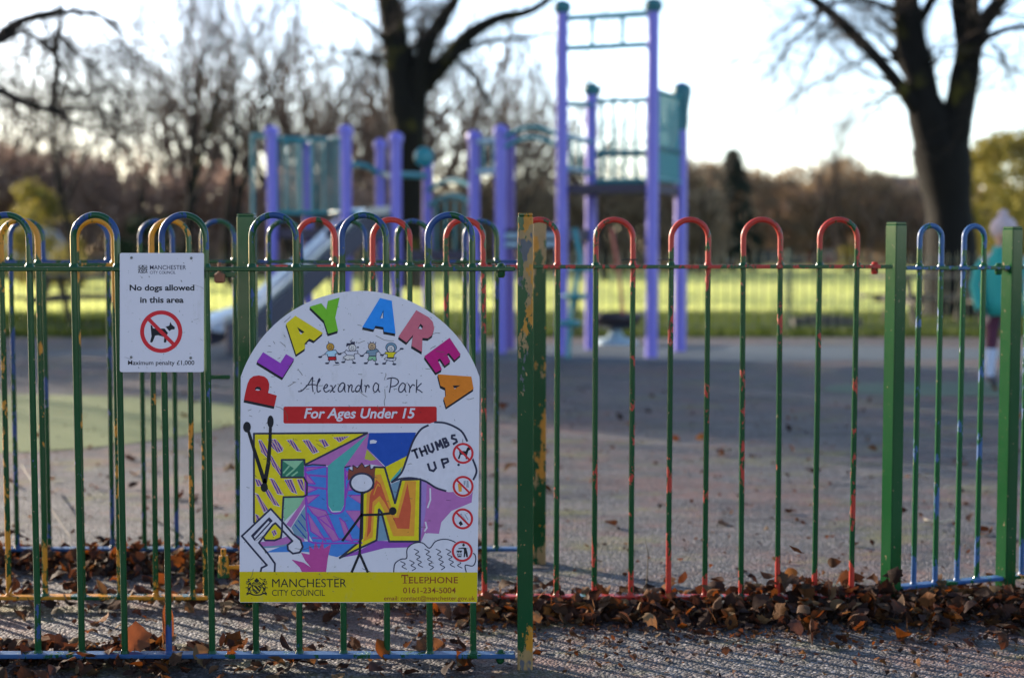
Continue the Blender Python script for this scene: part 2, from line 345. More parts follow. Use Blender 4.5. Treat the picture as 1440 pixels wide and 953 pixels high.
# ------------------------------------------------------------------ printed signs
def catmull(pts, k=6, closed=False):
    n = len(pts); out = []
    for i in range(n if closed else n - 1):
        p0 = pts[(i - 1) % n] if closed or i > 0 else pts[0]; p1 = pts[i]; p2 = pts[(i + 1) % n]; p3 = pts[(i + 2) % n] if closed or i + 2 < n else pts[-1]
        for j in range(k):
            t = j / k
            out.append(tuple(.5 * (2 * p1[a] + (p2[a] - p0[a]) * t + (2 * p0[a] - 5 * p1[a] + 4 * p2[a] - p3[a]) * t * t + (3 * p1[a] - p0[a] - 3 * p2[a] + p3[a]) * t ** 3) for a in (0, 1)))
    if not closed: out.append(tuple(pts[-1]))
    return out
TINY = ('scratch', 'cartoon_child', 'emblem', 'pictogram')
class Print:
    """flat print on a sign face: shapes given in picture coordinates of the face, laid on the plane y = Y in thin sheets"""
    def __init__(s, parent, Y, conv=lambda x, y: (x, y)): s.p = parent; s.Y = Y; s.c = conv; s.lay = 0; s.org = parent.location
    def pt(s, x, y, lay):
        X, Z = s.c(x, y); w = P(X, Z, s.Y); return Vector((w.x - s.org.x, s.Y - lay * .00016 - s.org.y, w.z - s.org.z))
    def polys(s, name, loops, mat, lay):
        """loops: list of (outer, [holes])"""
        if len(loops) > 1 and name not in TINY:
            for L in loops: o = s.polys(name, [L], mat, lay)
            return o
        m = MB()
        for L in loops:
            if isinstance(L, tuple) and len(L) == 2 and isinstance(L[1], list) and L[1] and isinstance(L[1][0], (list,)): outer, holes = L
            else: outer, holes = L, []
            rings = [[s.pt(x, y, lay) for x, y in r] for r in [outer] + list(holes)]
            flat2 = [[Vector((p.x, p.z, 0)) for p in r] for r in rings]
            tr = tessellate_polygon(flat2); allp = [p for r in rings for p in r]
            F = []
            for t in tr:
                a_, b_, c_ = (allp[i] for i in t)
                F.append(tuple(t) if (b_ - a_).cross(c_ - a_).y < 0 else tuple(reversed(t)))
            m.add(allp, F)
        o = m.build(name, mat, s.p)
        if len(loops) > 1: o['kind'] = 'stuff'
        return o
    def ribbon_loops(s, pts, w, closed=False):
        n = len(pts); L = []; R_ = []
        ws = w if isinstance(w, (list, tuple)) else [w] * n
        quads = []
        for i in range(n if closed else n - 1):
            a, b = pts[i], pts[(i + 1) % n]; dx, dy = b[0] - a[0], b[1] - a[1]; l = math.hypot(dx, dy) or 1e-6; nx, ny = -dy / l / 2, dx / l / 2
            wa, wb = ws[i], ws[(i + 1) % n]; ex, ey = dx / l * wa * .25, dy / l * wa * .25
            quads.append([(a[0] + nx * wa - ex, a[1] + ny * wa - ey), (b[0] + nx * wb + ex, b[1] + ny * wb + ey), (b[0] - nx * wb + ex, b[1] - ny * wb + ey), (a[0] - nx * wa - ex, a[1] - ny * wa - ey)])
        return quads
    def strokes(s, name, lines, w, mat, lay, smooth=0, closed=False):
        if len(lines) > 1 and name not in TINY:
            for ln in lines: o = s.strokes(name, [ln], w, mat, lay, smooth, closed)
            return o
        m = MB(); e = 0
        for ln in lines:
            ww = w
            pts = catmull(ln, smooth, closed) if smooth and len(ln) > 2 else ln
            for qd in s.ribbon_loops(pts, ww, closed):
                e += 1; V = [s.pt(x, y, lay + (e % 5) * .06) for x, y in qd]
                F = (0, 1, 2, 3) if (V[1] - V[0]).cross(V[2] - V[0]).y < 0 else (3, 2, 1, 0)
                m.add(V, [F])
        o = m.build(name, mat, s.p)
        if name in TINY: o['kind'] = 'stuff'
        return o
    def ellipse(s, cx, cy, rx, ry=None, n=28, a0=0, a1=2 * math.pi):
        ry = ry or rx; return [(cx + rx * math.cos(a0 + (a1 - a0) * i / n), cy + ry * math.sin(a0 + (a1 - a0) * i / n)) for i in range(n)]
    def text(s, name, txt, box, mat, lay, bold=0.0, shear=0.0, space=1.0):
        x0, y0, x1, y1 = box
        cu = bpy.data.curves.new(name, 'FONT'); cu.body = txt; cu.offset = bold; cu.shear = shear; cu.resolution_u = 4; cu.space_character = space
        o = bpy.data.objects.new(name, cu); COL.objects.link(o); dg = bpy.context.evaluated_depsgraph_get()
        me = bpy.data.meshes.new_from_object(o.evaluated_get(dg)); bpy.data.objects.remove(o); bpy.data.curves.remove(cu)
        n = len(me.vertices); co = np.empty(n * 3, np.float32); me.vertices.foreach_get('co', co); co = co.reshape(-1, 3)
        lo, hi = co.min(0), co.max(0)
        for v, c in zip(me.vertices, co):
            v.co = s.pt(x0 + (c[0] - lo[0]) / (hi[0] - lo[0]) * (x1 - x0), y1 - (c[1] - lo[1]) / (hi[1] - lo[1]) * (y1 - y0), lay)
        me.update()
        if sum(p.normal.y * p.area for p in me.polygons) > 0: me.flip_normals()
        me.materials.clear(); me.materials.append(mat); return put(name, me, s.p)
def plate(name, outline_px, Y, th, mat, emat, parent):
    org = parent.location; m = MB(); F3 = [P(x, y, Y) - org for x, y in outline_px]; B3 = [p + Vector((0, th, 0)) for p in F3]; n = len(F3)
    tr = tessellate_polygon([[Vector((p.x, p.z, 0)) for p in F3]])
    fr = []
    for t in tr:
        a_, b_, c_ = (F3[i] for i in t); fr.append(tuple(t) if (b_ - a_).cross(c_ - a_).y < 0 else tuple(reversed(t)))
    m.add(F3 + B3, fr + [tuple(i + n for i in reversed(t)) for t in fr])
    m.add(F3 + B3, [(i, (i + 1) % n, n + (i + 1) % n, n + i) for i in range(n)])
    o = m.build(name, mat, parent); return o
def enamel(name, c):
    q = NT(name); q.set(.34, .25); v = q.pos(); a = q.noise(v, 9, 6, .65); f = q.noise(q.pos((1, 1, .35)), 26, 6, .75); sp_ = q.noise(v, 120, 3, .6)
    c1 = q.mix(a, tuple(x * .93 for x in c), c); gr = q.math('MULTIPLY', q.math('SUBTRACT', f, .57), 5, True)
    c1 = q.mix(q.math('MULTIPLY', gr, .35), c1, (.33, .30, .24)); sm = q.math('MULTIPLY', q.math('SUBTRACT', sp_, .70), 40, True)
    q.col(q.mix(sm, c1, (.12, .11, .10))); q.l(q.math('ADD', q.math('MULTIPLY', f, .25), .22), q.b.inputs['Roughness']); return q.m
M['white_enamel'] = enamel('white_sign_face', (.66, .60, .66)); M['yellow_band'] = enamel('yellow_sign_band', (.60, .44, .004))
INK = {k: flat_ink('ink_' + k, c) for k, c in dict(black=(.012, .011, .016), navy=(.03, .028, .06), red=(.52, .012, .014), crimson=(.60, .02, .03), purple=(.30, .045, .42), yellow=(.72, .55, .01), green=(.17, .45, .02),
    blue=(.02, .24, .72), rose=(.58, .13, .18), magenta=(.50, .006, .17), orange=(.70, .19, .012), white=(.66, .60, .66), teal=(.08, .36, .33), pink=(.44, .14, .38), violet=(.28, .07, .38), royal=(.012, .065, .36), sky=(.06, .20, .55),
    darkgreen=(.03, .17, .10), palegreen=(.26, .48, .28), olive=(.45, .42, .05), deepred=(.60, .09, .035), amber=(.75, .30, .03), brown=(.22, .05, .03), grey=(.30, .31, .36), skin=(.55, .35, .20), tan=(.60, .30, .04), maroon=(.26, .05, .012), paleblue=(.42, .60, .72), slate=(.17, .27, .36), indigo=(.09, .10, .42), hotpink=(.48, .06, .26), cream=(.70, .62, .60), lilac=(.34, .19, .48), scuff=(.10, .095, .07)).items()}
q = NT('ink_hatched'); q.set(.45, .3); wv = q.n('TexWave', Scale=95.0, Distortion=1.5); wv.bands_direction = 'DIAGONAL'; q.l(q.pos((1, 0, .45)), wv.inputs[0]); q.col(q.ramp(wv.outputs[1], [(.42, (.08, .03, .26)), (.66, (.55, .28, .24))])); INK['hatch'] = q.m
def crest(pr, name, cx, cy, w, h, mat, lay):
    L = []; B = []
    U = lambda x, y: (cx + x * w / 2, cy + y * h / 2)
    for s_ in (-1, 1):
        L += [[U(s_ * .28, -.95), U(s_ * .55, -.75), U(s_ * .78, -.85), U(s_ * .70, -.55)], [U(s_ * .95, -.35), U(s_ * .72, -.25), U(s_ * .80, .05), U(s_ * 1.0, .10)], [U(s_ * .60, -.45), U(s_ * .50, -.05), U(s_ * .66, .30), U(s_ * .50, .62)],
              [U(s_ * .80, .15), U(s_ * .74, .50), U(s_ * .92, .72)], [U(s_ * .18, -.55), U(s_ * .42, -.30), U(s_ * .36, .1)], [U(s_ * .92, .86), U(s_ * .55, .72), U(s_ * .2, .92)], [U(s_ * .62, -.62), U(s_ * .86, -.5), U(s_ * .9, -.6)]]
        B += [[U(s_ * .52, -.5), U(s_ * .74, -.46), U(s_ * .66, -.2), U(s_ * .50, -.22)], [U(s_ * .56, .0), U(s_ * .80, .12), U(s_ * .70, .4), U(s_ * .58, .34)], [U(s_ * .90, .70), U(s_ * .62, .60), U(s_ * .30, .80), U(s_ * .0, .84), U(s_ * .0, .97), U(s_ * .35, .93), U(s_ * .65, .78), U(s_ * .88, .90)]]
    B += [[U(-.30, -.12), U(-.05, -.12), U(.32, .38), U(.22, .52)], [U(-.32, .12), U(.12, .60), U(.0, .68), U(-.28, .40)], [U(.05, -.12), U(.32, -.12), U(.32, .2)], [U(-.22, -.70), U(.0, -.95), U(.22, -.70), U(.12, -.48), U(-.12, -.48)]]
    L += [[U(-.34, -.2), U(.34, -.2), U(.34, .35), U(0, .72), U(-.34, .35), U(-.34, -.2)], [U(-.3, -.34), U(.0, -.42), U(.3, -.34)]]
    pr.polys(name, B, mat, lay); pr.strokes(name, L, w * .035, mat, lay + .4, 4)
# ---- dog sign
YS = YA - .0225
def rounded(x0, y0, x1, y1, r, n=4):
    out = []
    for cx, cy, a0 in ((x1 - r, y0 + r, -90), (x1 - r, y1 - r, 0), (x0 + r, y1 - r, 90), (x0 + r, y0 + r, 180)):
        for i in range(n + 1): a = math.radians(a0 + 90 * i / n); out.append((cx + r * math.cos(a), cy + r * math.sin(a)))
    return out
dogsign = thing('no_dogs_sign', 'small white sign reading no dogs allowed in this area', 'sign', P(227, 440, YS))
plate('plate', rounded(168.5, 355.7, 286.6, 522.9, 2.5), YS, .003, M['white_enamel'], None, dogsign)
D = Print(dogsign, YS, lambda x, y: (160 + x / 5.293, 350 + y / 5.293))
crest(D, 'emblem', 216, 150, 76, 66, INK['black'], 1)
D.text('lettering', 'MANCHESTER', (269, 121, 538, 154), INK['navy'], 1, .006)
D.text('lettering', 'CITY COUNCIL', (269, 164, 460, 186), INK['navy'], 1, .006)
D.text('lettering', 'No dogs allowed', (118, 266, 600, 324), INK['black'], 1, .028)
D.text('lettering', 'in this area', (196, 356, 520, 402), INK['black'], 1, .028)
D.text('lettering', 'Maximum penalty £1,000', (106, 829, 600, 873), INK['black'], 1, .012)
D.polys('dog_symbol', [[(274, 565), (286, 570), (292, 590), (320, 592), (378, 592), (404, 625), (393, 645), (392, 690), (385, 697), (372, 695), (376, 655), (332, 642), (308, 645), (290, 690), (283, 697), (270, 692), (281, 650), (277, 610)], [(386, 580), (414, 570), (421, 542), (431, 562), (455, 582), (452, 598), (431, 599), (414, 611)]], INK['black'], 1)
D.polys('prohibition_ring', [(D.ellipse(353, 615, 157, 158, 56), [D.ellipse(353, 615, 127, 128, 56)])], INK['crimson'], 2)
D.strokes('prohibition_bar', [[(258, 520), (448, 712)]], 27, INK['crimson'], 3)
for sx, sy in ((132, 65), (577, 68), (130, 805), (573, 810)):
    m = MB(); c = D.pt(sx, sy, 0); m.lathe(c, [(.0034, 0), (.0034, .001), (.0022, .0019), (0, .0021)], 12, 'Y'); m.build('screw', M['steel'], dogsign)
rs = random.Random(5)
def scuffs(pr, n, box, sc, mat, lay, seed):
    r = random.Random(seed); L = []
    for _ in range(n):
        x, y = r.uniform(box[0], box[2]), r.uniform(box[1], box[3]); a = r.uniform(-.5, .5) if r.random() < .7 else r.uniform(0, 3); l = r.expovariate(1) * sc
        pts = [(x, y)]
        for k in range(r.randint(1, 4)): a += r.uniform(-.5, .5); x += math.cos(a) * l / 3; y += math.sin(a) * l / 3; pts.append((x, y))
        L.append(pts)
    pr.strokes('scratch', L, sc * .055 + .28, mat, lay)
scuffs(D, 14, (60, 200, 650, 900), 22, INK['scuff'], 4, 3)
# ---- play area sign
playsign = thing('play_area_sign', 'large arched play area sign with colourful letters and a children\'s drawing', 'sign', P(505, 630, YS))
arc = []
R_, xc_, yc_ = 177.0, 506.3, 586.0
for i in range(41):
    a = math.radians(-161.5 + 143 * i / 40); arc.append((xc_ + R_ * math.cos(a), yc_ + R_ * math.sin(a)))
plate('plate', [(338.5, 535)] + arc + [(674.5, 535), (671.2, 845), (669.5, 847), (338, 846.5), (336.6, 845)], YS, .0035, M['white_enamel'], None, playsign)
F1 = Print(playsign, YS); C1 = Print(playsign, YS, lambda x, y: (330 + x / 5.294, 400 + y / 5.294)); C2 = Print(playsign, YS, lambda x, y: (500 + x / 5.294, 400 + y / 5.294))
A4 = Print(playsign, YS, lambda x, y: (320 + x / 3.176, 570 + y / 3.176)); C8 = Print(playsign, YS, lambda x, y: (440 + x / 10.286, 470 + y / 10.286))
F1.polys('yellow_band', [[(336.9, 803.3), (671.4, 804.2), (671.0, 846.2), (337.2, 846.0)]], M['yellow_band'], 1)
LET = [(C1, 'red', [(70, 858), (80, 800), (97, 735), (112, 702), (140, 681), (180, 675), (220, 683), (245, 704), (258, 740), (256, 775), (249, 806), (314, 825), (296, 906)], [(150, 772), (168, 758), (190, 763), (200, 784), (175, 789), (155, 786)]),
       (C1, 'purple', [(212, 503), (340, 583), (383, 517), (444, 553), (356, 693), (164, 575)], None),
       (C1, 'yellow', [(383, 290), (452, 232), (657, 360), (590, 418), (556, 402), (521, 438), (525, 475), (458, 520)], [(465, 316), (520, 352), (492, 373)]),
       (C1, 'green', [(557, 165), (645, 139), (684, 186), (694, 122), (781, 97), (749, 246), (770, 344), (696, 366), (665, 270)], None),
       (C2, 'blue', [(182, 100), (270, 121), (298, 366), (211, 350), (208, 317), (148, 307), (135, 335), (51, 317)], [(208, 188), (208, 250), (181, 253)]),
       (C2, 'rose', [(452, 191), (545, 243), (575, 277), (586, 325), (572, 376), (540, 400), (498, 397), (495, 502), (417, 456), (428, 374), (380, 431), (319, 388)], [(484, 290), (504, 312), (491, 334), (463, 326)]),
       (C2, 'magenta', [(700, 396), (783, 520), (737, 562), (694, 508), (680, 518), (706, 573), (665, 603), (630, 550), (611, 560), (643, 630), (598, 656), (511, 534)], None),
       (C2, 'orange', [(611, 667), (862, 684), (879, 775), (675, 911), (655, 843), (672, 828), (668, 769), (632, 752)], [(722, 751), (782, 749), (737, 776)])]
for pr, colr, out, hole in LET:
    sh = lambda pts, k: [(x - 4 * k, y + 19 * k) for x, y in pts]
    lay = 1.2
    for k in (.5, 1.0):
        pr.polys('letter_shadow', [(sh(out, k), [sh(hole, k)])] if hole else [sh(out, k)], INK['black'], lay); lay += .5
    pr.polys('letter', [(out, [hole])] if hole else [out], INK[colr], 2.6)
F1.polys('red_banner', [rounded(398.6, 571.3, 614.2, 595.2, 2.5)], INK['red'], 1)
F1.text('lettering', 'For Ages Under 15', (427.5, 573.6, 584, 592.5), INK['white'], 2, .022, .22)
# script line
S8 = [[(50, 745), (85, 690), (103, 655), (92, 642), (72, 690), (60, 780), (72, 833), (112, 812)], [(150, 782), (195, 768), (212, 735), (190, 724), (162, 765), (164, 812), (192, 834), (238, 808)], [(252, 742), (276, 748), (284, 800), (300, 832), (318, 826)], [(332, 733), (290, 790), (250, 836)],
      [(462, 722), (432, 700), (392, 730), (366, 790), (384, 830), (430, 806), (462, 730), (458, 800), (470, 832)], [(502, 732), (520, 752), (514, 834)], [(518, 780), (548, 730), (568, 745), (560, 808), (580, 832), (598, 815)], [(690, 752), (655, 738), (616, 790), (628, 830), (668, 812), (694, 740), (707, 650), (700, 790), (712, 834)],
      [(746, 738), (768, 758), (760, 834)], [(764, 785), (786, 738), (808, 742), (812, 770)], [(940, 722), (908, 702), (874, 760), (880, 818), (912, 830), (944, 780), (950, 722), (948, 800), (968, 834)],
      [(1132, 640), (1124, 740), (1106, 838)], [(1074, 642), (1150, 628), (1218, 648), (1236, 695), (1192, 742), (1128, 757)], [(1332, 722), (1294, 704), (1248, 760), (1244, 820), (1280, 834), (1324, 785), (1338, 722), (1332, 800), (1348, 834)]]
C8.strokes('script_lettering', S8, 17, INK['navy'], 1, 5)
C1.strokes('script_lettering', [[(474, 795), (500, 790), (545, 745), (580, 690), (577, 740), (584, 797)], [(532, 752), (565, 744), (602, 746)]], 8.5, INK['navy'], 1, 5)
C2.strokes('script_lettering', [[(392, 740), (404, 762), (400, 803)], [(404, 775), (424, 745), (440, 752)], [(456, 708), (452, 803)], [(490, 735), (456, 772), (474, 786), (497, 803)]], 8.5, INK['navy'], 1, 5)
# the four paper-chain children
def kid(hx, hy, hr, skin, top, topc, low, lowc, arms, feet):
    C8.polys('cartoon_child', [C8.ellipse(hx, hy, hr + 5, hr + 4)], INK['navy'], 1); C8.polys('cartoon_child', [C8.ellipse(hx, hy, hr - 4, hr - 5)], INK[skin], 2)
    C8.strokes('cartoon_child', [[(hx - hr * .5, hy + hr * .2), (hx, hy + hr * .55), (hx + hr * .5, hy + hr * .2)], [(hx - hr * .2, hy - hr * .4), (hx - hr * .2, hy)], [(hx + hr * .2, hy - hr * .4), (hx + hr * .2, hy)]], 8, INK['navy'], 3, 3)
    for poly, cc in ((top, topc), (low, lowc)):
        C8.polys('cartoon_child', [poly], INK[cc], 1.5); C8.strokes('cartoon_child', [poly], 9, INK['navy'], 2.4, 0, True)
    C8.strokes('cartoon_child', arms, 9, INK['navy'], 2.4); C8.polys('cartoon_child', [C8.ellipse(x, y, 30, 14, 14) for x, y in feet], INK['navy'], 2.6)
kid(252, 182, 54, 'tan', [(215, 240), (330, 225), (355, 270), (320, 290), (330, 320), (215, 325), (212, 290), (165, 290)], 'paleblue', [(225, 322), (335, 322), (340, 372), (220, 375)], 'red', [[(165, 290), (95, 330)], [(350, 255), (390, 285)], [(245, 375), (225, 415)], [(315, 375), (330, 410)], [(225, 125), (222, 100)]], [(205, 418), (350, 412), (105, 328)])
kid(572, 195, 52, 'cream', [(480, 225), (520, 245), (600, 240), (650, 235), (650, 275), (600, 280), (600, 305), (490, 300), (480, 280), (460, 260)], 'white', [(488, 300), (590, 305), (608, 355), (500, 370), (435, 335)], 'cream', [[(465, 250), (385, 285)], [(650, 270), (705, 315)], [(480, 365), (450, 395)], [(565, 370), (590, 400)], [(545, 110), (540, 90)], [(565, 110), (560, 80)]], [(440, 402), (595, 412), (385, 285), (708, 312)])
C8.polys('cartoon_child', [[(490, 125), (540, 130), (555, 110), (610, 105), (605, 155), (560, 140), (520, 160), (480, 180)], C8.ellipse(652, 187, 14)], INK['navy'], 2.8)
kid(855, 175, 54, 'skin', [(780, 235), (930, 215), (955, 245), (915, 265), (915, 310), (810, 312), (808, 270), (770, 275)], 'slate', [(812, 315), (912, 315), (920, 378), (875, 380), (860, 350), (840, 375), (795, 370)], 'palegreen', [[(770, 260), (710, 315)], [(950, 245), (1000, 300)], [(815, 372), (780, 410)], [(895, 380), (915, 425)], [(800, 138), (795, 118)], [(835, 125), (832, 105)], [(870, 125), (875, 105)], [(905, 138), (912, 112)]], [(765, 418), (922, 430), (1000, 300)])
C8.strokes('cartoon_child', [[(800, 258), (925, 248)], [(812, 280), (912, 278)], [(812, 300), (912, 298)]], 6, INK['grey'], 2.3)
C8.polys('cartoon_child', [C8.ellipse(1132, 190, 80, 70)], INK['slate'], .9); C8.strokes('cartoon_child', [C8.ellipse(1132, 190, 80, 70)], 7, INK['navy'], 1.0, 0, True)
kid(1128, 208, 52, 'cream', [(1050, 255), (1100, 255), (1180, 255), (1210, 265), (1175, 295), (1170, 350), (1075, 345), (1080, 290), (1040, 285)], 'yellow', [(1050, 335), (1205, 335), (1190, 375), (1130, 385), (1030, 360)], 'white', [[(1045, 275), (1000, 300)], [(1200, 265), (1290, 205)], [(1075, 380), (1035, 420)], [(1150, 380), (1175, 425)]], [(1030, 422), (1178, 432), (1285, 208)])
# the drawing
CNT = [0]
def fill(loop, colr, lay, name='drawing', smooth=0):
    CNT[0] += 1; lay += (CNT[0] % 12) * .035; return A4.polys(name, [catmull(loop, smooth, True) if smooth else loop], INK[colr], lay)
def line(lines, w, colr, lay, smooth=0, closed=False, name='drawing'): return A4.strokes(name, lines, w, INK[colr], lay, smooth, closed)
fill([(345, 263), (612, 128), (634, 124), (622, 190), (700, 272), (640, 262), (545, 275), (440, 268)], 'pink', 1)
fill([(632, 122), (842, 120), (806, 222), (706, 273), (622, 190)], 'royal', 1.1)
A4.polys('drawing', [[(636, 155), (652, 152), (668, 158), (662, 168), (636, 170)]], INK['white'], 1.5)
fill([(622, 195), (612, 238), (640, 246), (665, 240)], 'olive', 1.4)
fill([(706, 273), (806, 222), (786, 280), (742, 338), (722, 342)], 'yellow', 1.2); fill([(724, 338), (780, 272), (770, 305), (742, 338)], 'teal', 1.5)
F_ = [(118, 125), (625, 122), (345, 264), (343, 241), (242, 242), (240, 320), (340, 320), (355, 345), (354, 398), (338, 406), (250, 408), (246, 470), (243, 560), (238, 590), (210, 601), (168, 601), (118, 520)]
fill(F_, 'yellow', 1.3)
for st in ([(137, 152), (150, 152), (181, 200), (182, 238), (150, 208)], [(178, 150), (190, 150), (246, 205), (226, 212), (200, 190)], [(192, 150), (215, 148), (250, 190), (246, 206)], [(262, 153), (288, 150), (331, 207), (308, 204)], [(333, 153), (362, 151), (410, 207), (382, 217)], [(407, 152), (432, 149), (456, 178), (434, 187)], [(470, 142), (545, 136), (500, 165)],
           [(182, 216), (196, 222), (240, 290), (238, 316), (200, 268)], [(184, 322), (206, 326), (252, 400), (222, 396)], [(252, 330), (288, 326), (312, 396), (284, 386)], [(308, 328), (334, 326), (347, 388), (326, 374)], [(122, 325), (146, 332), (166, 362), (130, 360)], [(120, 388), (136, 394), (184, 468), (162, 480)], [(162, 376), (182, 372), (236, 452), (206, 444)], [(122, 482), (140, 490), (156, 520), (130, 524)], [(196, 560), (214, 552), (222, 572), (206, 584)]):
    A4.polys('drawing', [st], INK['white'], 1.85); cxx = sum(p[0] for p in st) / len(st); cyy = sum(p[1] for p in st) / len(st); A4.polys('drawing', [[(cxx + (x - cxx) * .92, cyy + (y - cyy) * .92) for x, y in st]], INK['hatch'], 2.05)
fill([(242, 244), (341, 241), (341, 318), (242, 319)], 'darkgreen', 1.6); fill([(244, 245), (340, 242), (302, 284)], 'palegreen', 1.9)
line([[(250, 300), (275, 270)], [(262, 314), (298, 284)], [(288, 314), (312, 296)]], 7, 'palegreen', 2.0)
fill([(250, 409), (345, 406), (330, 440), (252, 518)], 'palegreen', 1.6); fill([(345, 406), (352, 430), (282, 545), (262, 530), (326, 440)], 'pink', 1.7); fill([(352, 440), (352, 560), (370, 605), (300, 575), (285, 545)], 'slate', 1.65)
line([[(300, 530), (350, 590)], [(315, 512), (352, 560)], [(330, 485), (352, 515)]], 5, 'royal', 2.0)
fill([(170, 655), (240, 628), (345, 606), (590, 606), (560, 640), (490, 676), (430, 662), (340, 652)], 'sky', 1.0); fill([(130, 610), (210, 602), (246, 590), (330, 560), (345, 606), (240, 628), (160, 635)], 'pink', 1.2); line([[(150, 632), (240, 626), (330, 604)]], 8, 'slate', 1.5, 4)
U_ = [(345, 270), (380, 264), (440, 268), (446, 300), (444, 440), (466, 476), (505, 474), (523, 440), (524, 276), (545, 270), (548, 320), (562, 370), (602, 392), (602, 612), (384, 612), (362, 575), (352, 500)]
fill(U_, 'sky', 1.5); A4.polys('drawing', [U_], INK['indigo'], 1.45)
for sp_ in ([(350, 276), (440, 272), (352, 292)], [(350, 300), (392, 350), (352, 346)], [(352, 356), (400, 372), (352, 392)], [(352, 404), (410, 398), (358, 440)], [(356, 446), (440, 470), (480, 560), (380, 480)], [(358, 480), (410, 560), (440, 605), (372, 560)], [(500, 500), (530, 600), (560, 606), (524, 520)], [(540, 400), (600, 440), (600, 400)], [(530, 470), (600, 560), (600, 470)], [(546, 330), (530, 380), (560, 376)], [(528, 290), (544, 300), (528, 330)], [(440, 490), (500, 600), (470, 606), (400, 500)]):
    fill(sp_, 'pink', 1.9); line([sp_], 5, 'purple', 2.1, 0, True)
line([[(365, 310), (440, 316)], [(370, 362), (442, 372)], [(540, 350), (528, 410)], [(380, 590), (600, 600)]], 9, 'violet', 1.85)
fill([(446, 272), (470, 250), (628, 126), (520, 276), (521, 440), (506, 470), (468, 470), (446, 440)], 'teal', 2.3)
line([[(445, 275), (446, 440), (466, 478), (506, 476), (524, 440), (524, 275)], [(345, 272), (352, 500), (362, 575), (384, 612), (600, 612)]], 7, 'purple', 2.6, 3)
line([[(345, 268), (380, 263), (438, 266)], [(524, 275), (548, 270)]], 6, 'navy', 2.7)
fill([(862, 330), (930, 362), (985, 386), (1096, 380), (1090, 432), (1000, 470), (955, 520), (944, 572), (882, 568), (862, 612)], 'pink', 1.1); fill([(862, 330), (890, 345), (884, 480), (862, 600)], 'lilac', 1.3)
line([[(905, 370), (906, 420), (894, 455)], [(884, 520), (890, 545), (880, 560)]], [7, 7, 7], 'white', 1.8, 0)
fill([(500, 680), (600, 640), (665, 602), (720, 604), (862, 606), (820, 632), (700, 636), (590, 664)], 'violet', 1.2)
fill([(676, 462), (690, 470), (724, 600), (672, 604)], 'slate', 1.4); fill([(730, 350), (775, 332), (760, 430), (748, 436)], 'slate', 1.4)
N_ = [(655, 274), (702, 276), (748, 436), (776, 331), (862, 328), (858, 606), (722, 606), (688, 476), (676, 462), (666, 600), (500, 680), (590, 606), (601, 590), (604, 392), (650, 366)]
fill(N_, 'yellow', 1.6)
fill([(622, 392), (656, 310), (684, 306), (700, 350), (734, 460), (752, 496), (794, 336), (842, 336), (834, 582), (740, 582), (700, 470), (676, 426), (656, 450), (648, 588), (606, 606), (616, 560)], 'amber', 1.9)
fill([(636, 400), (664, 330), (684, 350), (726, 470), (758, 548), (812, 550), (820, 450), (804, 346), (786, 420), (764, 500), (740, 500), (700, 430), (680, 402), (648, 430), (640, 560), (622, 590), (630, 480)], 'deepred', 2.1)
line([[(646, 420), (672, 350), (690, 400)], [(636, 440), (632, 580)], [(812, 350), (824, 480), (816, 560), (760, 570)]], 4.5, 'amber', 2.4, 3)
line([N_], 9, 'navy', 2.6, 0, True); line([F_], 8.5, 'navy', 2.7, 0, True)
line([[(345, 264), (625, 122)]], 7, 'navy', 2.75)
fill([(285, 686), (340, 700), (372, 722), (346, 690), (328, 656), (366, 664), (364, 624), (384, 642), (392, 604), (408, 640), (426, 598), (430, 638), (462, 618), (448, 680), (440, 742), (332, 742), (322, 722)], 'hotpink', 2.0)
# bubble
BUB = [(733, 342), (776, 300), (800, 240), (828, 160), (872, 98), (925, 74), (980, 80), (1042, 112), (1075, 165), (1100, 235), (1112, 290), (1098, 345), (1060, 376), (975, 381), (930, 366), (880, 336), (820, 323), (766, 328)]
fill(catmull(BUB, 4, True), 'white', 2.3)
line([[(733, 342), (776, 300), (800, 240), (828, 160), (862, 108), (896, 88)], [(925, 74), (980, 80), (1042, 112), (1070, 158)], [(1093, 235), (1112, 290), (1098, 330)], [(975, 381), (930, 366), (880, 336), (820, 323), (766, 328), (733, 342)]], 9, 'navy', 2.9, 5)
SF = {'T': [[(0, 0), (1, 0)], [(.5, 0), (.5, 1)]], 'H': [[(0, 0), (0, 1)], [(.9, 0), (.9, 1)], [(0, .5), (.9, .5)]], 'U': [[(0, 0), (0, .75), (.4, 1), (.8, .75), (.8, 0)]], 'M': [[(0, 1), (.1, 0), (.5, .7), (.9, 0), (1, 1)]], 'B': [[(0, 0), (0, 1), (.6, .9), (.65, .6), (0, .5)], [(0, .5), (.55, .35), (.5, .05), (0, 0)]], 'S': [[(.8, .1), (.3, 0), (.1, .3), (.7, .6), (.7, .9), (0, 1)]], 'P': [[(0, 0), (0, 1)], [(0, 0), (.7, .1), (.7, .45), (0, .55)]]}
def scrawl(word, x, y, ang, w, h, gap):
    L = []; ca, sa = math.cos(ang), math.sin(ang)
    for ch in word:
        for ln in SF[ch]: L.append([(x + ca * a * w - sa * (b - 1) * h * 1, y + sa * a * w + ca * (b - 1) * h) for a, b in ln])
        x += ca * gap; y += sa * gap
    line(L, 10, 'navy', 3.2, 0, False, 'bubble_lettering')
scrawl('THUMBS', 836, 238, math.radians(-21), 26, 38, 37); scrawl('UP', 906, 296, math.radians(-17), 36, 38, 64)
A4.polys('bubble_lettering', [A4.ellipse(1032, 264, 6)], INK['navy'], 3.0)
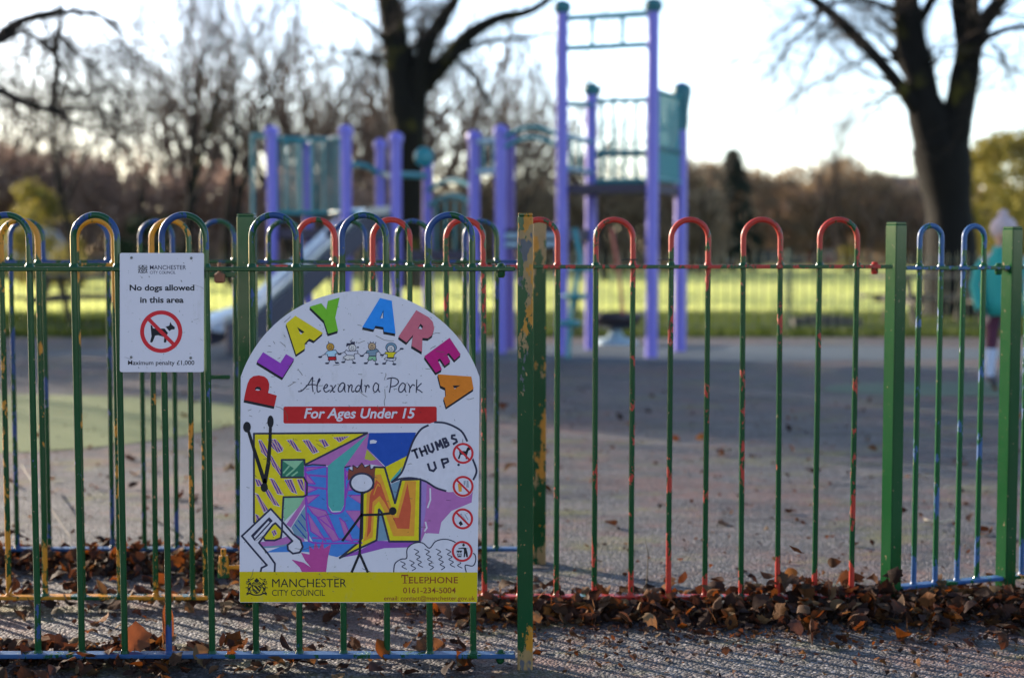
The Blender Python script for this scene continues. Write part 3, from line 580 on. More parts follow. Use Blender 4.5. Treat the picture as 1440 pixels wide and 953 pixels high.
# cloud with squiggles
CL = [(742, 742), (748, 705), (775, 685), (800, 680), (802, 640), (830, 615), (870, 612), (902, 636), (930, 605), (975, 596), (1020, 612), (1050, 650), (1100, 660), (1108, 690), (1095, 715), (1062, 712), (1066, 742)]
fill(CL, 'white', 1.7); line([CL], 5, 'navy', 2.2, 4)
r_ = random.Random(3); SQ = []
for x0, y0, n in ((782, 695, 4), (822, 690, 5), (842, 640, 8), (890, 640, 9), (940, 640, 9), (985, 640, 8), (1030, 690, 4)):
    SQ.append([(x0 + (9 if i % 2 else -9) + i * 3.0, y0 + i * 11.5) for i in range(n)])
line(SQ, 4, 'navy', 2.3, 3)
# musical note
NO = [(64, 582), (193, 460), (240, 512), (292, 572), (326, 600), (336, 630), (322, 655), (292, 660), (270, 642), (268, 622), (290, 604), (214, 524), (202, 532), (140, 612), (180, 660), (212, 705), (210, 740), (148, 740), (152, 724), (176, 712), (120, 648)]
fill(NO, 'white', 2.7); line([NO[:14], NO[13:17], [NO[17], NO[18], NO[19], NO[20], NO[0]]], 8.5, 'navy', 3.0)
A4.polys('drawing', [([(104, 580), (186, 497), (202, 514), (120, 604)], [[(118, 584), (182, 514), (188, 520), (122, 592)]])], INK['navy'], 3.1)
# drumsticks and stick figure
line([[(92, 110), (120, 200), (162, 330), (172, 372)], [(192, 80), (190, 160), (182, 260), (162, 372)]], [13, 15, 18, 18], 'black', 3.3)
A4.polys('drawing', [A4.ellipse(87, 96, 17, 24), A4.ellipse(192, 72, 14, 28), A4.ellipse(164, 365, 16, 20)], INK['black'], 3.5)
fill([(536, 335), (540, 282), (560, 292), (560, 266), (580, 278), (600, 256), (614, 276), (636, 264), (638, 284), (662, 276), (652, 325), (630, 312), (600, 304), (570, 312)], 'brown', 2.9); line([[(540, 282), (560, 292), (560, 266), (580, 278), (600, 256), (614, 276), (636, 264), (638, 284), (662, 276)]], 4, 'navy', 3.1)
A4.polys('drawing', [A4.ellipse(600, 345, 57, 47)], INK['navy'], 3.2); A4.polys('drawing', [A4.ellipse(600, 345, 47, 38)], INK['white'], 3.4)
line([[(600, 386), (598, 500), (590, 660), (555, 742)], [(590, 660), (626, 742)], [(600, 488), (680, 486), (742, 478)], [(600, 485), (560, 540), (514, 602)]], 11, 'black', 3.3); A4.polys('drawing', [A4.ellipse(738, 470, 17, 18)], INK['black'], 3.5)
# pictograms
for k, (cx, cy) in enumerate(((1052, 213), (1052, 360), (1050, 505), (1048, 650))):
    A4.polys('pictogram', [A4.ellipse(cx, cy, 49, 49, 36)], INK['white'], 3.3); A4.polys('pictogram', [(A4.ellipse(cx, cy, 47, 47, 40), [A4.ellipse(cx, cy, 37, 37, 40)])], INK['crimson'], 4.0)
    if k == 0: A4.polys('pictogram', [[(cx - 18, cy - 12), (cx + 12, cy - 10), (cx + 18, cy - 24), (cx + 24, cy - 30), (cx + 36, cy - 18), (cx + 24, cy - 12), (cx + 18, cy + 8), (cx + 20, cy + 26), (cx + 12, cy + 26), (cx + 8, cy + 6), (cx - 10, cy + 6), (cx - 16, cy + 26), (cx - 24, cy + 24), (cx - 16, cy + 2)]], INK['black'], 3.6)
    if k == 1: A4.polys('pictogram', [[(cx - 24, cy - 12), (cx - 6, cy - 12), (cx - 6, cy + 24), (cx - 20, cy + 24)]], INK['amber'], 3.6); A4.polys('pictogram', [[(cx + 2, cy - 24), (cx + 12, cy - 26), (cx + 10, cy - 4), (cx + 3, cy - 6)], [(cx + 16, cy - 26), (cx + 24, cy - 26), (cx + 26, cy + 6), (cx + 14, cy + 4)]], INK['grey'], 3.6)
    if k == 2: A4.polys('pictogram', [[(cx - 18, cy + 18), (cx - 8, cy + 8), (cx + 2, cy + 24), (cx - 10, cy + 32)]], INK['black'], 3.6); line([[(cx - 20, cy - 10), (cx - 6, cy - 22), (cx + 4, cy + 10)], [(cx + 10, cy - 20), (cx + 24, cy + 4)], [(cx + 2, cy - 10), (cx + 16, cy + 12)]], 4, 'grey', 3.6, 0, False, 'pictogram')
    if k == 3:
        A4.polys('pictogram', [[(cx - 26, cy - 4), (cx + 0, cy - 4), (cx - 4, cy + 26), (cx - 20, cy + 26)]], INK['black'], 3.6); line([[(cx - 20, cy + 2), (cx - 16, cy + 20)], [(cx - 12, cy + 2), (cx - 11, cy + 20)], [(cx - 4, cy + 2), (cx - 7, cy + 20)], [(cx - 24, cy + 8), (cx - 2, cy + 8)]], 2.5, 'white', 3.8, 0, False, 'pictogram')
        A4.polys('pictogram', [A4.ellipse(cx + 6, cy - 28, 6), [(cx + 4, cy - 18), (cx + 18, cy - 16), (cx + 24, cy + 6), (cx + 26, cy + 26), (cx + 18, cy + 26), (cx + 14, cy + 8), (cx + 12, cy + 26), (cx + 6, cy + 26), (cx + 8, cy - 4)], [(cx + 8, cy - 18), (cx + 8, cy - 12), (cx - 16, cy - 10), (cx - 18, cy - 14)]], INK['black'], 3.6)
    else: line([[(cx - 27, cy - 27), (cx + 27, cy + 27)]], 9, 'crimson', 4.4, 0, False, 'pictogram')
# band lettering
crest(F1, 'emblem', 361, 824.5, 31, 26, INK['black'], 2)
F1.text('lettering', 'MANCHESTER', (382.7, 813.2, 487.3, 825.2), INK['black'], 2, .0)
F1.text('lettering', 'CITY COUNCIL', (382.5, 828.6, 457, 837.2), INK['black'], 2, .003)
F1.text('lettering', 'T', (564.8, 807.4, 573.8, 819.6), INK['maroon'], 2, .012)
F1.text('lettering', 'ELEPHONE', (575.2, 810.4, 644, 819.6), INK['maroon'], 2, .012, 0, 1.05)
F1.strokes('lettering', [[(564.9, 808.0), (564.9, 811.4)], [(573.7, 808.0), (573.7, 811.4)], [(566.6, 819.3), (572.0, 819.3)]] + [[(575.2 + i, 819.3), (577.8 + i, 819.3)] for i in (-.6, 9.2, 26.5)], .9, INK['maroon'], 2.6)
F1.text('lettering', '0161-234-5004', (566.8, 825.2, 641, 833.6), INK['maroon'], 2, .010)
F1.text('lettering', 'email: contact@manchester.gov.uk', (540, 837.0, 668, 845.6), INK['maroon'], 2, .008)
scuffs(F1, 70, (345, 560, 668, 842), 5.5, INK['scuff'], 5.2, 9); scuffs(F1, 70, (375, 450, 640, 570), 6, INK['scuff'], 4.5, 21); scuffs(F1, 40, (350, 440, 655, 800), 3, INK['black'], 5.4, 33)
scuffs(F1, 26, (340, 795, 668, 845), 5, INK['olive'], 5.0, 13)
for sx, sy in ((388, 500), (624, 500), (386, 828.5 - 240), (656, 765)):
    pass
# ------------------------------------------------------------------ fallen leaves
q = NT('dead_leaf'); q.set(.75, .15); at = q.n('VertexColor'); at.layer_name = 'tint'; v = q.pos(); nz = q.noise(v, 45, 4, .6)
lc = q.mix(nz, q.mix(1.0, at.outputs[0], (.55, .50, .48), 'MULTIPLY'), at.outputs[0]); q.col(lc)
tl = q.n('BsdfTranslucent'); q.l(q.mix(1.0, lc, (1.0, .62, .36), 'MULTIPLY'), tl.inputs[0]); ms = q.n('MixShader'); ms.inputs[0].default_value = .38
q.l(q.b.outputs[0], ms.inputs[1]); q.l(tl.outputs[0], ms.inputs[2]); q.l(ms.outputs[0], q.out.inputs[0]); M['leaf'] = q.m
def leaf_shape(kind):
    if kind == 0:    # palmate
        ang = [-90, -62, -40, -18, 2, 20, 40, 60, 78, 90, 102, 120, 140, 160, 178, 198, 220, 242]; rad = [.40, .62, .56, .78, .64, .88, .72, .76, .84, 1.0, .84, .76, .72, .88, .64, .78, .56, .62]
        rim = [(math.cos(math.radians(a)) * r, math.sin(math.radians(a)) * r) for a, r in zip(ang, rad)]
    else:            # ovate
        rim = [(.62 * math.sin(math.pi * t) * s_, -.9 + 1.9 * t) for s_, ts in ((1, (0, .2, .4, .6, .8)), (-1, (1, .8, .6, .4, .2))) for t in ts]
    inner = [(x * .5, y * .5) for x, y in rim]; n = len(rim); V = [(0, 0)] + inner + rim
    F = [(0, 1 + i, 1 + (i + 1) % n) for i in range(n)]
    for i in range(n): j = (i + 1) % n; F += [(1 + i, 1 + n + i, 1 + n + j), (1 + i, 1 + n + j, 1 + j)]
    V += [(-.03, -.3), (.03, -.3), (.02, -1.5)]; F.append((len(V) - 3, len(V) - 2, len(V) - 1))
    return np.array(V), np.array(F)
LS = [leaf_shape(0), leaf_shape(1)]
TINTS = [(.26, .10, .03), (.16, .075, .045), (.12, .065, .05), (.20, .11, .07), (.33, .13, .03), (.10, .055, .045), (.24, .15, .10), (.36, .24, .13), (.13, .08, .075), (.08, .045, .04)]
def leaf_verts(kind, size, curl, fold, rot, pos, rg):
    V, F = LS[kind]; x, y = V[:, 0], V[:, 1]; r2 = x * x + y * y
    z = curl * (y * y * .6 + .25 * r2) + fold * np.abs(x) + .10 * np.sin(6 * x + rg.uniform(0, 6)) * np.sin(5 * y + rg.uniform(0, 6)) * rg.uniform(.3, 1.3)
    Q = np.stack([x, y, z], 1) * size
    a, b, c = rot; Rm = np.array((Matrix.Rotation(c, 3, 'Z') @ Matrix.Rotation(a, 3, 'X') @ Matrix.Rotation(b, 3, 'Y')))
    return Q @ Rm.T + np.array(pos), F
def litter(name, items, label, cat='leaves'):
    Vs, Fs, Cs, o = [], [], [], 0
    for (kind, size, curl, fold, rot, pos, tint) in items:
        V, F = leaf_verts(kind, size, curl, fold, rot, pos, RNG); lo = V[:, 2].min()
        if lo < .002: V[:, 2] += .002 - lo
        Vs.append(V); Fs.append(F + o); o += len(V); Cs.append(np.tile((*tint, 1), (len(V), 1)))
    me = npmesh(name, np.concatenate(Vs), np.concatenate(Fs), M['leaf'], True)
    ca = me.color_attributes.new('tint', 'FLOAT_COLOR', 'POINT'); ca.data.foreach_set('color', np.concatenate(Cs).astype(np.float32).ravel())
    return put(name, me)
def rl(px_, py_, zmax, smin, smax, tilt, rg):
    t = TINTS[rg.integers(len(TINTS))]; k = rg.uniform(.25, .75)
    return (int(rg.random() < .62), rg.uniform(smin, smax), rg.normal(0, .45), rg.normal(.15, .35), (rg.normal(0, tilt), rg.normal(0, tilt), rg.uniform(0, 6.28)), (px_, py_, zmax * rg.random() ** 1.3 + .004), tuple(c * k for c in t))
rg = np.random.default_rng(3); it = []
# heap under the red railing and round the two right posts
for _ in range(1900):
    x = rg.uniform(-.15, 2.1); w_ = .075 + .045 * min(1, max(0, (x - .3) / .6)); y = 4.11 + .12 * max(0, x - 1.2) + rg.normal(0, w_)
    hh = (.012 + .075 * math.exp(-((x - .85) / .28) ** 2) + .035 * min(1, max(0, (x - 1.0) / .3))) * max(.1, 1 - abs(y - 4.16) / (w_ * 2.2))
    it.append(rl(x, y, hh, .014, .036, .50, rg))
for _ in range(26): it.append(rl(rg.uniform(.45, 1.25), 4.16 + rg.normal(0, .05), .11, .022, .036, .8, rg))
tag(litter('leaf_litter', it, ''), 'brown fallen leaves heaped along the red railing and right hand posts', 'leaves', kind='stuff')
it = []
for _ in range(1500):
    x = rg.uniform(-2.2, -.1); y = 4.72 + rg.normal(0, .13); it.append(rl(x, y, .06 * max(.1, 1 - abs(y - 4.74) / .25), .013, .036, .55, rg))
for _ in range(220): x = rg.uniform(-1.6, .1); it.append(rl(x, 4.2 + rg.normal(0, .10), .03, .016, .04, .5, rg))
tag(litter('leaf_litter', it, ''), 'brown fallen leaves lying along the rear railing and beneath the gate', 'leaves', kind='stuff')
it = []
for _ in range(420): x = rg.uniform(-1.5, -.80) if rg.random() < .8 else rg.uniform(-.8, -.1); y = 3.60 + rg.normal(0, .075); it.append(rl(x, y, .03 * max(.1, 1 - abs(y - 3.58) / .15), .012, .036, .45, rg))
for _ in range(1500):
    y = 3.3 + rg.random() ** 1.4 * 7; x = rg.uniform(-.42, .42) * y
    it.append(rl(x, y, .004, .006, .016, .4, rg))
for _ in range(1400): x = rg.normal(.75, .6); y = 3.95 + rg.normal(0, .16); it.append(rl(x, y, .004, .004, .013, .4, rg))
for _ in range(160):
    y = 4.4 + rg.random() * 7; x = rg.uniform(-.42, .42) * y; it.append(rl(x, y, .004, .015, .045, .4, rg))
tag(litter('leaf_litter', it, ''), 'crumbled leaf bits scattered over the asphalt and under the nearest railing', 'leaves', kind='stuff')
def one_leaf(label, p, size, tint, rot, kind=0, curl=.3, fold=.35):
    V, F = leaf_verts(kind, size, curl, fold, rot, (0, 0, 0), RNG); V[:, 2] -= V[:, 2].min()
    me = npmesh('dead_leaf', V, F, M['leaf'], True); ca = me.color_attributes.new('tint', 'FLOAT_COLOR', 'POINT'); ca.data.foreach_set('color', np.tile((*tint, 1), (len(V), 1)).astype(np.float32).ravel())
    o = put('dead_leaf', me, None, p); tag(o, label, 'leaf', 'single fallen leaves by the nearest railing')
g1 = G(203, 921); g2 = G(240, 921)
one_leaf('broad orange brown leaf propped against the bars below the dog sign', (g1.x, 3.585, .002), 0.052, (.20, .09, .05), (1.15, .1, .15))
one_leaf('upright narrow brown leaf beside the fourth bar below the dog sign', (g2.x, 3.59, .002), .068, (.20, .085, .04), (1.45, .5, 1.0), 1)
g3 = G(1135, 779); one_leaf('dry curled leaf stuck on a red hooped bar above the leaf heap', (XW(1122, 4.15), 4.15, .17), .028, (.20, .09, .05), (.4, .5, 1.2), 1)
# twigs
M['twig'] = plain('dry_twig', (.10, .075, .055), .8, .3, 40); M['bone'] = plain('bleached_stick', (.42, .36, .28), .8, .2, 30)
def twig(label, pts, r, mat='twig'):
    m = MB(); n = len(pts); m.tube(pts, [r * (1 - .6 * i / (n - 1)) for i in range(n)], 6); o = m.build('fallen_twig', M[mat]); tag(o, label, 'twig', 'twigs lying about the railings')
b0 = G(908, 832); twig('thin upright twig standing in the leaves under the red railing', [(b0.x, b0.y, .005), (b0.x + .005, b0.y, .06), (b0.x + .008, b0.y + .01, .12), (b0.x - .002, b0.y + .01, .165)], .0025)
a, b, c = G(1300, 733), G(1322, 738), G(1340, 732); twig('pale bleached stick on the asphalt behind the blue topped hoops', [(a.x, a.y, .008), (b.x, b.y, .01), (c.x, c.y, .008)], .006, 'bone')
a, b = G(20, 690), G(100, 760); twig('long bent twig leaning on the rear railing at the left', [(a.x, a.y + .1, .10), ((a.x + b.x) / 2, (a.y + b.y) / 2, .09), (b.x, b.y, .01)], .004)
a = G(205, 750); twig('forked thin twig sticking up behind the fourth near bar', [(a.x + .12, a.y, .005), (a.x + .04, a.y, .05), (a.x - .02, a.y + .05, .11)], .003)
# ------------------------------------------------------------------ climbing frame
M['pole'] = plain('violet_blue_post_paint', (.165, .14, .55), .38, .06, 3); M['pole2'] = plain('purple_post_paint', (.13, .08, .33), .4, .06, 3)
M['tealp'] = plain('teal_bar_paint', (.025, .22, .25), .35, .08, 4); M['tealc'] = plain('teal_cap', (.012, .12, .15), .5); M['deck'] = plain('dark_deck_rubber', (.035, .025, .05), .6)
M['chute'] = plain('stainless_chute', (.55, .58, .62), .30, .05, 2, .5, .85); M['chute_side'] = plain('navy_chute_side', (.022, .022, .05), .45); M['frost'] = plain('pale_blue_plastic', (.30, .42, .50), .4)
cf = thing('climbing_frame', 'violet climbing frame with teal bars, two towers and a steel slide', 'climbing frame', (0, 15, 0))
O_ = Vector((0, 15, 0))
def L_(p): return Vector(p) - O_
def pole(px, Y, top, r=.062, mat='pole', base=0.0, cap=True):
    x = XW(px, Y, 1.3); zt = HP(top, Y); m = MB(); m.tube([L_((x, Y, base)), L_((x, Y, zt))], r, 14); o = m.build('post', M[mat], cf)
    if cap: m = MB(); m.lathe(L_((x, Y, zt)), [(r * 1.25, -.05), (r * 1.35, .0), (r * 1.15, .035), (r * .5, .06), (0, .065)], 14); m.build('cap', M['tealc'] if mat == 'tower' else M[mat], o)
    return Vector((x, Y, zt))
def bar(a, b, r=.026, mat='tealp', name='rail', sag=0):
    m = MB(); a, b = L_(a), L_(b); n = 9 if sag else 2
    m.tube([a.lerp(b, i / (n - 1)) + Vector((0, 0, sag * math.sin(math.pi * i / (n - 1)))) for i in range(n)], r, 8); return m.build(name, M[mat], cf)
def zz(py, Y): return HP(py, Y)
T1, T2, T3, T4 = pole(790, 14.7, 14), pole(917, 14.4, 12), pole(831, 15.6, 127), pole(957, 15.3, 126, .066)
m = MB(); m.lathe(L_(T4), [(.07, -.45), (.085, -.2), (.11, -.05), (.10, .02), (.05, .05), (0, .055)], 14); m.build('cap', M['tealc'], cf)
for p in (T1, T2, T3): m = MB(); m.lathe(L_(p), [(.075, -.07), (.095, -.02), (.09, .03), (.04, .06), (0, .065)], 14); m.build('cap', M['tealc'], cf)
def deck(pts, z, th, mat='deck'):
    m = MB(); lo = [L_((p.x, p.y, z - th)) for p in pts]; hi = [L_((p.x, p.y, z)) for p in pts]; n = len(pts)
    m.add(lo + hi, [tuple(range(n, 2 * n)), tuple(range(n - 1, -1, -1))] + [(i, (i + 1) % n, n + (i + 1) % n, n + i) for i in range(n)]); return m.build('deck', M[mat], cf)
deck([T1, T2, T4, T3], zz(262, 15), .09)
def at(p, z): return Vector((p.x, p.y, z))
def barrier(A, B, z0, z1, n, r=.019, rr=.028, mid=False):
    bar(at(A, z0), at(B, z0), rr); bar(at(A, z1), at(B, z1), rr)
    for i in range(n):
        p = A.lerp(B, (i + 1) / (n + 1)); bar(at(p, z0), at(p, z1), r, 'tealp', 'baluster')
barrier(T1, T2, zz(68, 14.5), zz(26, 14.5), 2, .022, .030)
barrier(T3, T4, zz(255, 15.4), zz(142, 15.4), 7); barrier(T2, T4, zz(255, 14.9), zz(136, 14.9), 7)
bar(at(T3, zz(216, 15.4)), at(T4, zz(216, 15.4)), .035, 'tealc'); bar(at(T2, zz(213, 15)), at(T4, zz(213, 15)), .03, 'tealc')
for py in (196, 240): bar(at(T1, zz(py, 15.1)), at(T3, zz(py, 15.1)), .032, 'frost')
for i in (.3, .6): p = T1.lerp(T3, i); bar(at(p, zz(240, 15)), at(p, zz(196, 15)), .016, 'tealp', 'baluster')
bar(at(T1, zz(152, 15)), at(T3, zz(147, 15.4)), .03)
m = MB(); pts = [T2.lerp(T4, i / 6) for i in range(7)]
m.add([L_(at(p, zz(250, 15))) for p in pts] + [L_(at(p, zz(218, 15))) for p in pts], [(i, i + 1, 8 + i, 7 + i) for i in range(6)]); o = m.build('panel', M['tealp'], cf)
md = o.modifiers.new('t', 'SOLIDIFY'); md.thickness = .02
# right hand end of the low run
Q7, Q8 = pole(667, 15.2, 193), pole(704, 15.0, 185); pole(717, 15.7, 196, .055, 'pole2')
deck([Q8, T1, T3, at(Q8, 0) + Vector((.25, .9, 0))], zz(322, 15.2), .12)
for py in (332, 344): bar(at(Q8, zz(py, 15)), at(T1, zz(py, 15)), .03, 'frost')
for py in (200, 242): bar(at(Q7, zz(py, 15.1)), at(Q8, zz(py, 15.1)), .035, 'frost')
for i in (.35, .7): p = Q7.lerp(Q8, i); bar(at(p, zz(242, 15)), at(p, zz(200, 15)), .015, 'tealp', 'baluster')
for py in (192, 206): bar(at(Q8, zz(py + 6, 15)), at(T1, zz(py + 6, 15)), .022, 'tealp', 'bridge_rail', .12)
# middle: arched bridge and short posts
Q4, Q5, Q6 = pole(535, 15.8, 204, .056), pole(557, 15.3, 195), pole(601, 15.9, 230, .055)
m = MB(); m.lathe(L_((XW(597, 15.6), 15.6, zz(222, 15.6))), [(0, -.02), (.10, -.02), (.11, 0), (.10, .02), (0, .02)], 18, 'Y'); m.build('play_wheel', M['tealp'], cf)
for py in (268, 290): bar(at(Q6, zz(py, 15.6)), at(Q7, zz(py - 2, 15.4)), .03, 'tealp', 'bridge_rail', .10)
for i in range(1, 5): p = Q6.lerp(Q7, i / 5); bar(at(p, zz(360, 15.5)), at(p, zz(282, 15.5)), .014, 'tealp', 'baluster')
deck([Q5, Q7, Q7 + Vector((0, .8, 0)), Q5 + Vector((0, .8, 0))], zz(352, 15.4), .10)
bar(at(Q5, zz(247, 15.4)), at(Q6, zz(247, 15.7)), .035); bar(at(Q4, zz(243, 15.7)), at(Q5, zz(252, 15.4)), .03)
# left tower with the slide
Q1, Q2, Q3 = pole(383, 15.8, 186), pole(433, 16.5, 205, .056), pole(487, 15.5, 185)
deck([Q1, Q3, Q3 + Vector((.1, .9, 0)), Q2 + Vector((-.2, .2, 0))], zz(322, 15.9), .10)
for (A, B) in ((Q1, Q2), (Q2, Q3), (Q1, Q3 + Vector((0, .5, 0)))): barrier(A, B, zz(300, 16), zz(198, 16), 5, .016, .024)
bar(at(Q3, zz(235, 15.5)), at(Q4, zz(246, 15.7)), .03, 'tealp', 'bridge_rail', .06); bar(at(Q3, zz(300, 15.5)), at(Q4, zz(300, 15.7)), .03)
x = XW(357, 16); bar((x, 16, 0), (x, 16, zz(192, 16)), .024, 'tealp', 'loop_bar'); bar((x, 16, zz(192, 16)), at(Q1, zz(196, 16)), .024, 'tealp', 'loop_bar')
sa, sb, sc_ = Vector((XW(500, 15.5), 15.5, 1.36)), Vector((XW(352, 14.9), 14.9, .34)), Vector((XW(304, 14.7), 14.7, .24))
def chute():
    pts = [sa + Vector((.3, .05, .02)), sa, sa.lerp(sb, .5) - Vector((0, 0, .02)), sb, sc_]; d = (sb - sa); d.z = 0; d.normalize(); s_ = Vector((-d.y, d.x, 0)); prof = [(-.27, .17), (-.25, .17), (-.235, .02), (-.15, 0), (.15, 0), (.235, .02), (.25, .17), (.27, .17)]
    m = MB(); n = len(prof); V = [L_(p + s_ * a + Vector((0, 0, b))) for p in pts for a, b in prof]
    m.add(V, [(i * n + k, i * n + k + 1, (i + 1) * n + k + 1, (i + 1) * n + k) for i in range(len(pts) - 1) for k in range(n - 1)]); o = m.build('slide_chute', M['chute'], cf); md = o.modifiers.new('t', 'SOLIDIFY'); md.thickness = .012
    for sd in (-1, 1):
        m = MB()
        for a, b in zip(pts[:-1], pts[1:]):
            A, B = L_(a + s_ * sd * .29), L_(b + s_ * sd * .29); m.add([A + Vector((0, 0, -.16)), B + Vector((0, 0, -.16)), B + Vector((0, 0, .10)), A + Vector((0, 0, .10))], [(0, 1, 2, 3)])
        o = m.build('slide_side', M['chute_side'], cf); md = o.modifiers.new('t', 'SOLIDIFY'); md.thickness = .03
    p = sc_.lerp(sb, .4); m = MB(); m.tube([L_((p.x, p.y, 0)), L_((p.x, p.y, p.z))], .04, 8); m.build('slide_leg', M['chute_side'], cf)
chute()
# pod climber between the towers
m = MB(); xb = XW(803, 14.3); m.tube([L_((xb - .03, 14.3, 0)), L_((xb, 14.3, .5)), L_((xb + .1, 14.35, 1.0)), L_((xb + .05, 14.6, 1.3))], .025, 8); m.build('climber_stem', M['tealp'], cf)
for z, dx in ((.35, .0), (.62, .06), (.9, .12)): m = MB(); m.lathe(L_((xb + dx - .02, 14.28, z)), [(0, -.03), (.10, -.02), (.14, .01), (.10, .03), (0, .03)], 12); m.build('climber_pod', M['tealp'], cf)
# dish spinner behind the tower
sp_ = thing('dish_spinner', 'dark bowl shaped spinner with tilted pole between the tower posts', 'spinner', (XW(866, 16.6), 16.6, 0))
M['bowl'] = plain('black_bowl', (.015, .010, .014), .45); M['redp'] = plain('dull_red_paint', (.22, .03, .03), .5)
m = MB(); m.lathe((0, 0, .16), [(0, .0), (.18, .02), (.29, .10), (.33, .20), (.30, .20), (.24, .12), (0, .07)], 20); m.build('bowl', M['bowl'], sp_)
m = MB(); m.lathe((0, 0, 0), [(.26, 0), (.24, .04), (.10, .08), (.06, .17)], 16); m.build('base', M['frost'], sp_)
m = MB(); m.tube([(.10, 0, .25), (.03, 0, .9), (-.05, 0, 1.35)], .018, 8); m.build('pole', M['redp'], sp_)
# ------------------------------------------------------------------ far railing round the field
M['farrail'] = plain('dark_green_railing', (.015, .045, .025), .5)
YF = 18.4
for i in range(-4, 5):
    x0 = i * 2.75 + .83; t = thing('railing_panel', 'low dark railing', 'railing', (x0, YF, 0), 0, 'low dark railings along the sunny field')
    for zr in (.12, .98): m = MB(); m.box((1.375, 0, zr), (2.69, .03, .012)); m.build('rail', M['farrail'], t)
    m = MB()
    for k in range(22): xx = .08 + k * .1235; m.tube([(xx, 0, .03), (xx, 0, 1.06)], .0075, 5)
    o = m.build('upright_bars', M['farrail'], t); o['kind'] = 'stuff'
    m = MB(); m.box((0, 0, .56), (.055, .055, 1.12), bev=.004); m.build('post', M['farrail'], t)
names = ['leftmost', 'second', 'third', 'fourth', 'fifth', 'sixth', 'seventh', 'eighth', 'rightmost']
for o in [o for o in COL.objects if o.name.startswith('railing_panel')]:
    k = int(round((o.location.x - .83) / 2.75)) + 4; o['label'] = '%s panel of the low dark railing along the sunny field' % names[k]
# picnic tables
M['oldwood'] = plain('dark_weathered_wood', (.05, .042, .035), .8, .3, 8)
def picnic(label, x, y, rz):
    t = thing('picnic_table', label, 'picnic table', (x, y, -.012), rz, 'picnic tables beyond the low railing')
    for k in range(5): m = MB(); m.box((0, -.30 + k * .15, .74), (1.7, .138, .04)); m.build('top_plank', M['oldwood'], t)
    for s in (-1, 1):
        for k in (0, 1): m = MB(); m.box((0, s * (.62 + k * .15), .45), (1.7, .138, .04)); m.build('seat_plank', M['oldwood'], t)
        m = MB(); m.box((s * .6, 0, .405), (.07, 1.5, .09)); m.build('crossbeam', M['oldwood'], t)
        for s2 in (-1, 1): m = MB(); m.tube([(s * .55, s2 * .55, 0), (s * .55, s2 * .22, .72)], .05, 6); m.build('leg', M['oldwood'], t)
    return t
picnic('dark picnic table in front of the forked tree at the right', XW(1318, 20.3), 20.3, .15); picnic('dark picnic table on the field at the left edge', XW(128, 20.5), 20.5, -.1)
o = MB().tube([(0, 0, .10), (.3, 0, .12), (.62, .02, .11), (.95, 0, .10)], [.10, .12, .115, .09], 10).build('log', M['oldwood']); o.location = (XW(1115, 19.4), 19.4, -.012); tag(o, 'dark log lying on the grass behind the right part of the low railing', 'log')
# ------------------------------------------------------------------ person in the teal coat
pn = thing('person', 'person in teal coat and pink hat standing at the right edge', 'person', (XW(1409, 11.2), 11.2, 0)); pn.scale = (.95, .95, .95)
def skin(name, verts, edges, radii, mat, parent, root=0, sub=2):
    me = bpy.data.meshes.new(name); me.from_pydata(verts, edges, []); o = put(name, me, None)
    md = o.modifiers.new('s', 'SKIN'); sv = me.skin_vertices[0] if me.skin_vertices else None
    for i, r in enumerate(radii): me.skin_vertices[0].data[i].radius = r if isinstance(r, tuple) else (r, r)
    me.skin_vertices[0].data[root].use_root = True; sb_ = o.modifiers.new('u', 'SUBSURF'); sb_.levels = sub; sb_.render_levels = sub
    dg = bpy.context.evaluated_depsgraph_get(); m2 = bpy.data.meshes.new_from_object(o.evaluated_get(dg)); bpy.data.objects.remove(o)
    m2.polygons.foreach_set('use_smooth', [True] * len(m2.polygons)); m2.materials.clear()
    for mm in (mat if isinstance(mat, list) else [mat]): m2.materials.append(mm)
    return put(name, m2, parent)
M['skin'] = plain('skin', (.50, .30, .23), .5, .05); M['legging'] = plain('maroon_leggings', (.07, .012, .035), .8); M['sock'] = plain('pale_boot_sock', (.45, .50, .66), .8); M['shoe'] = plain('dark_shoe', (.02, .02, .03), .6)
M['coat'] = plain('teal_coat', (.015, .27, .24), .7, .12, 12); M['hat'] = plain('pale_pink_knit_hat', (.46, .36, .38), .9, .2, 40); M['hair'] = plain('grey_hair', (.32, .27, .26), .7)
hv = [(0, 0, .72), (0, 0, .90), (0, .01, 1.06), (0, .01, 1.14), (0, 0, 1.20), (0, -.01, 1.29), (-.075, 0, .66), (-.085, -.01, .37), (-.085, .02, .08), (-.085, -.11, .035), (.075, 0, .66), (.085, .0, .37), (.09, .03, .08), (.095, -.10, .035), (-.15, .01, 1.05), (-.21, .0, .84), (-.20, -.09, .66), (-.195, -.12, .59), (.15, .01, 1.05), (.21, 0, .84), (.20, -.09, .66), (.195, -.12, .59)]
he = [(0, 1), (1, 2), (2, 3), (3, 4), (4, 5), (0, 6), (6, 7), (7, 8), (8, 9), (0, 10), (10, 11), (11, 12), (12, 13), (2, 14), (14, 15), (15, 16), (16, 17), (2, 18), (18, 19), (19, 20), (20, 21)]
hr_ = [(.12, .09), (.105, .08), (.12, .085), .05, .06, .092, .075, .05, .036, .03, .075, .05, .036, .03, .055, .042, .03, .025, .055, .042, .03, .025]
bd = skin('body', hv, he, hr_, [M['legging'], M['sock'], M['shoe'], M['skin']], pn)
for p in bd.data.polygons:
    z = p.center.z; p.material_index = 2 if z < .095 else 1 if z < .33 else 0 if z < .8 else 3
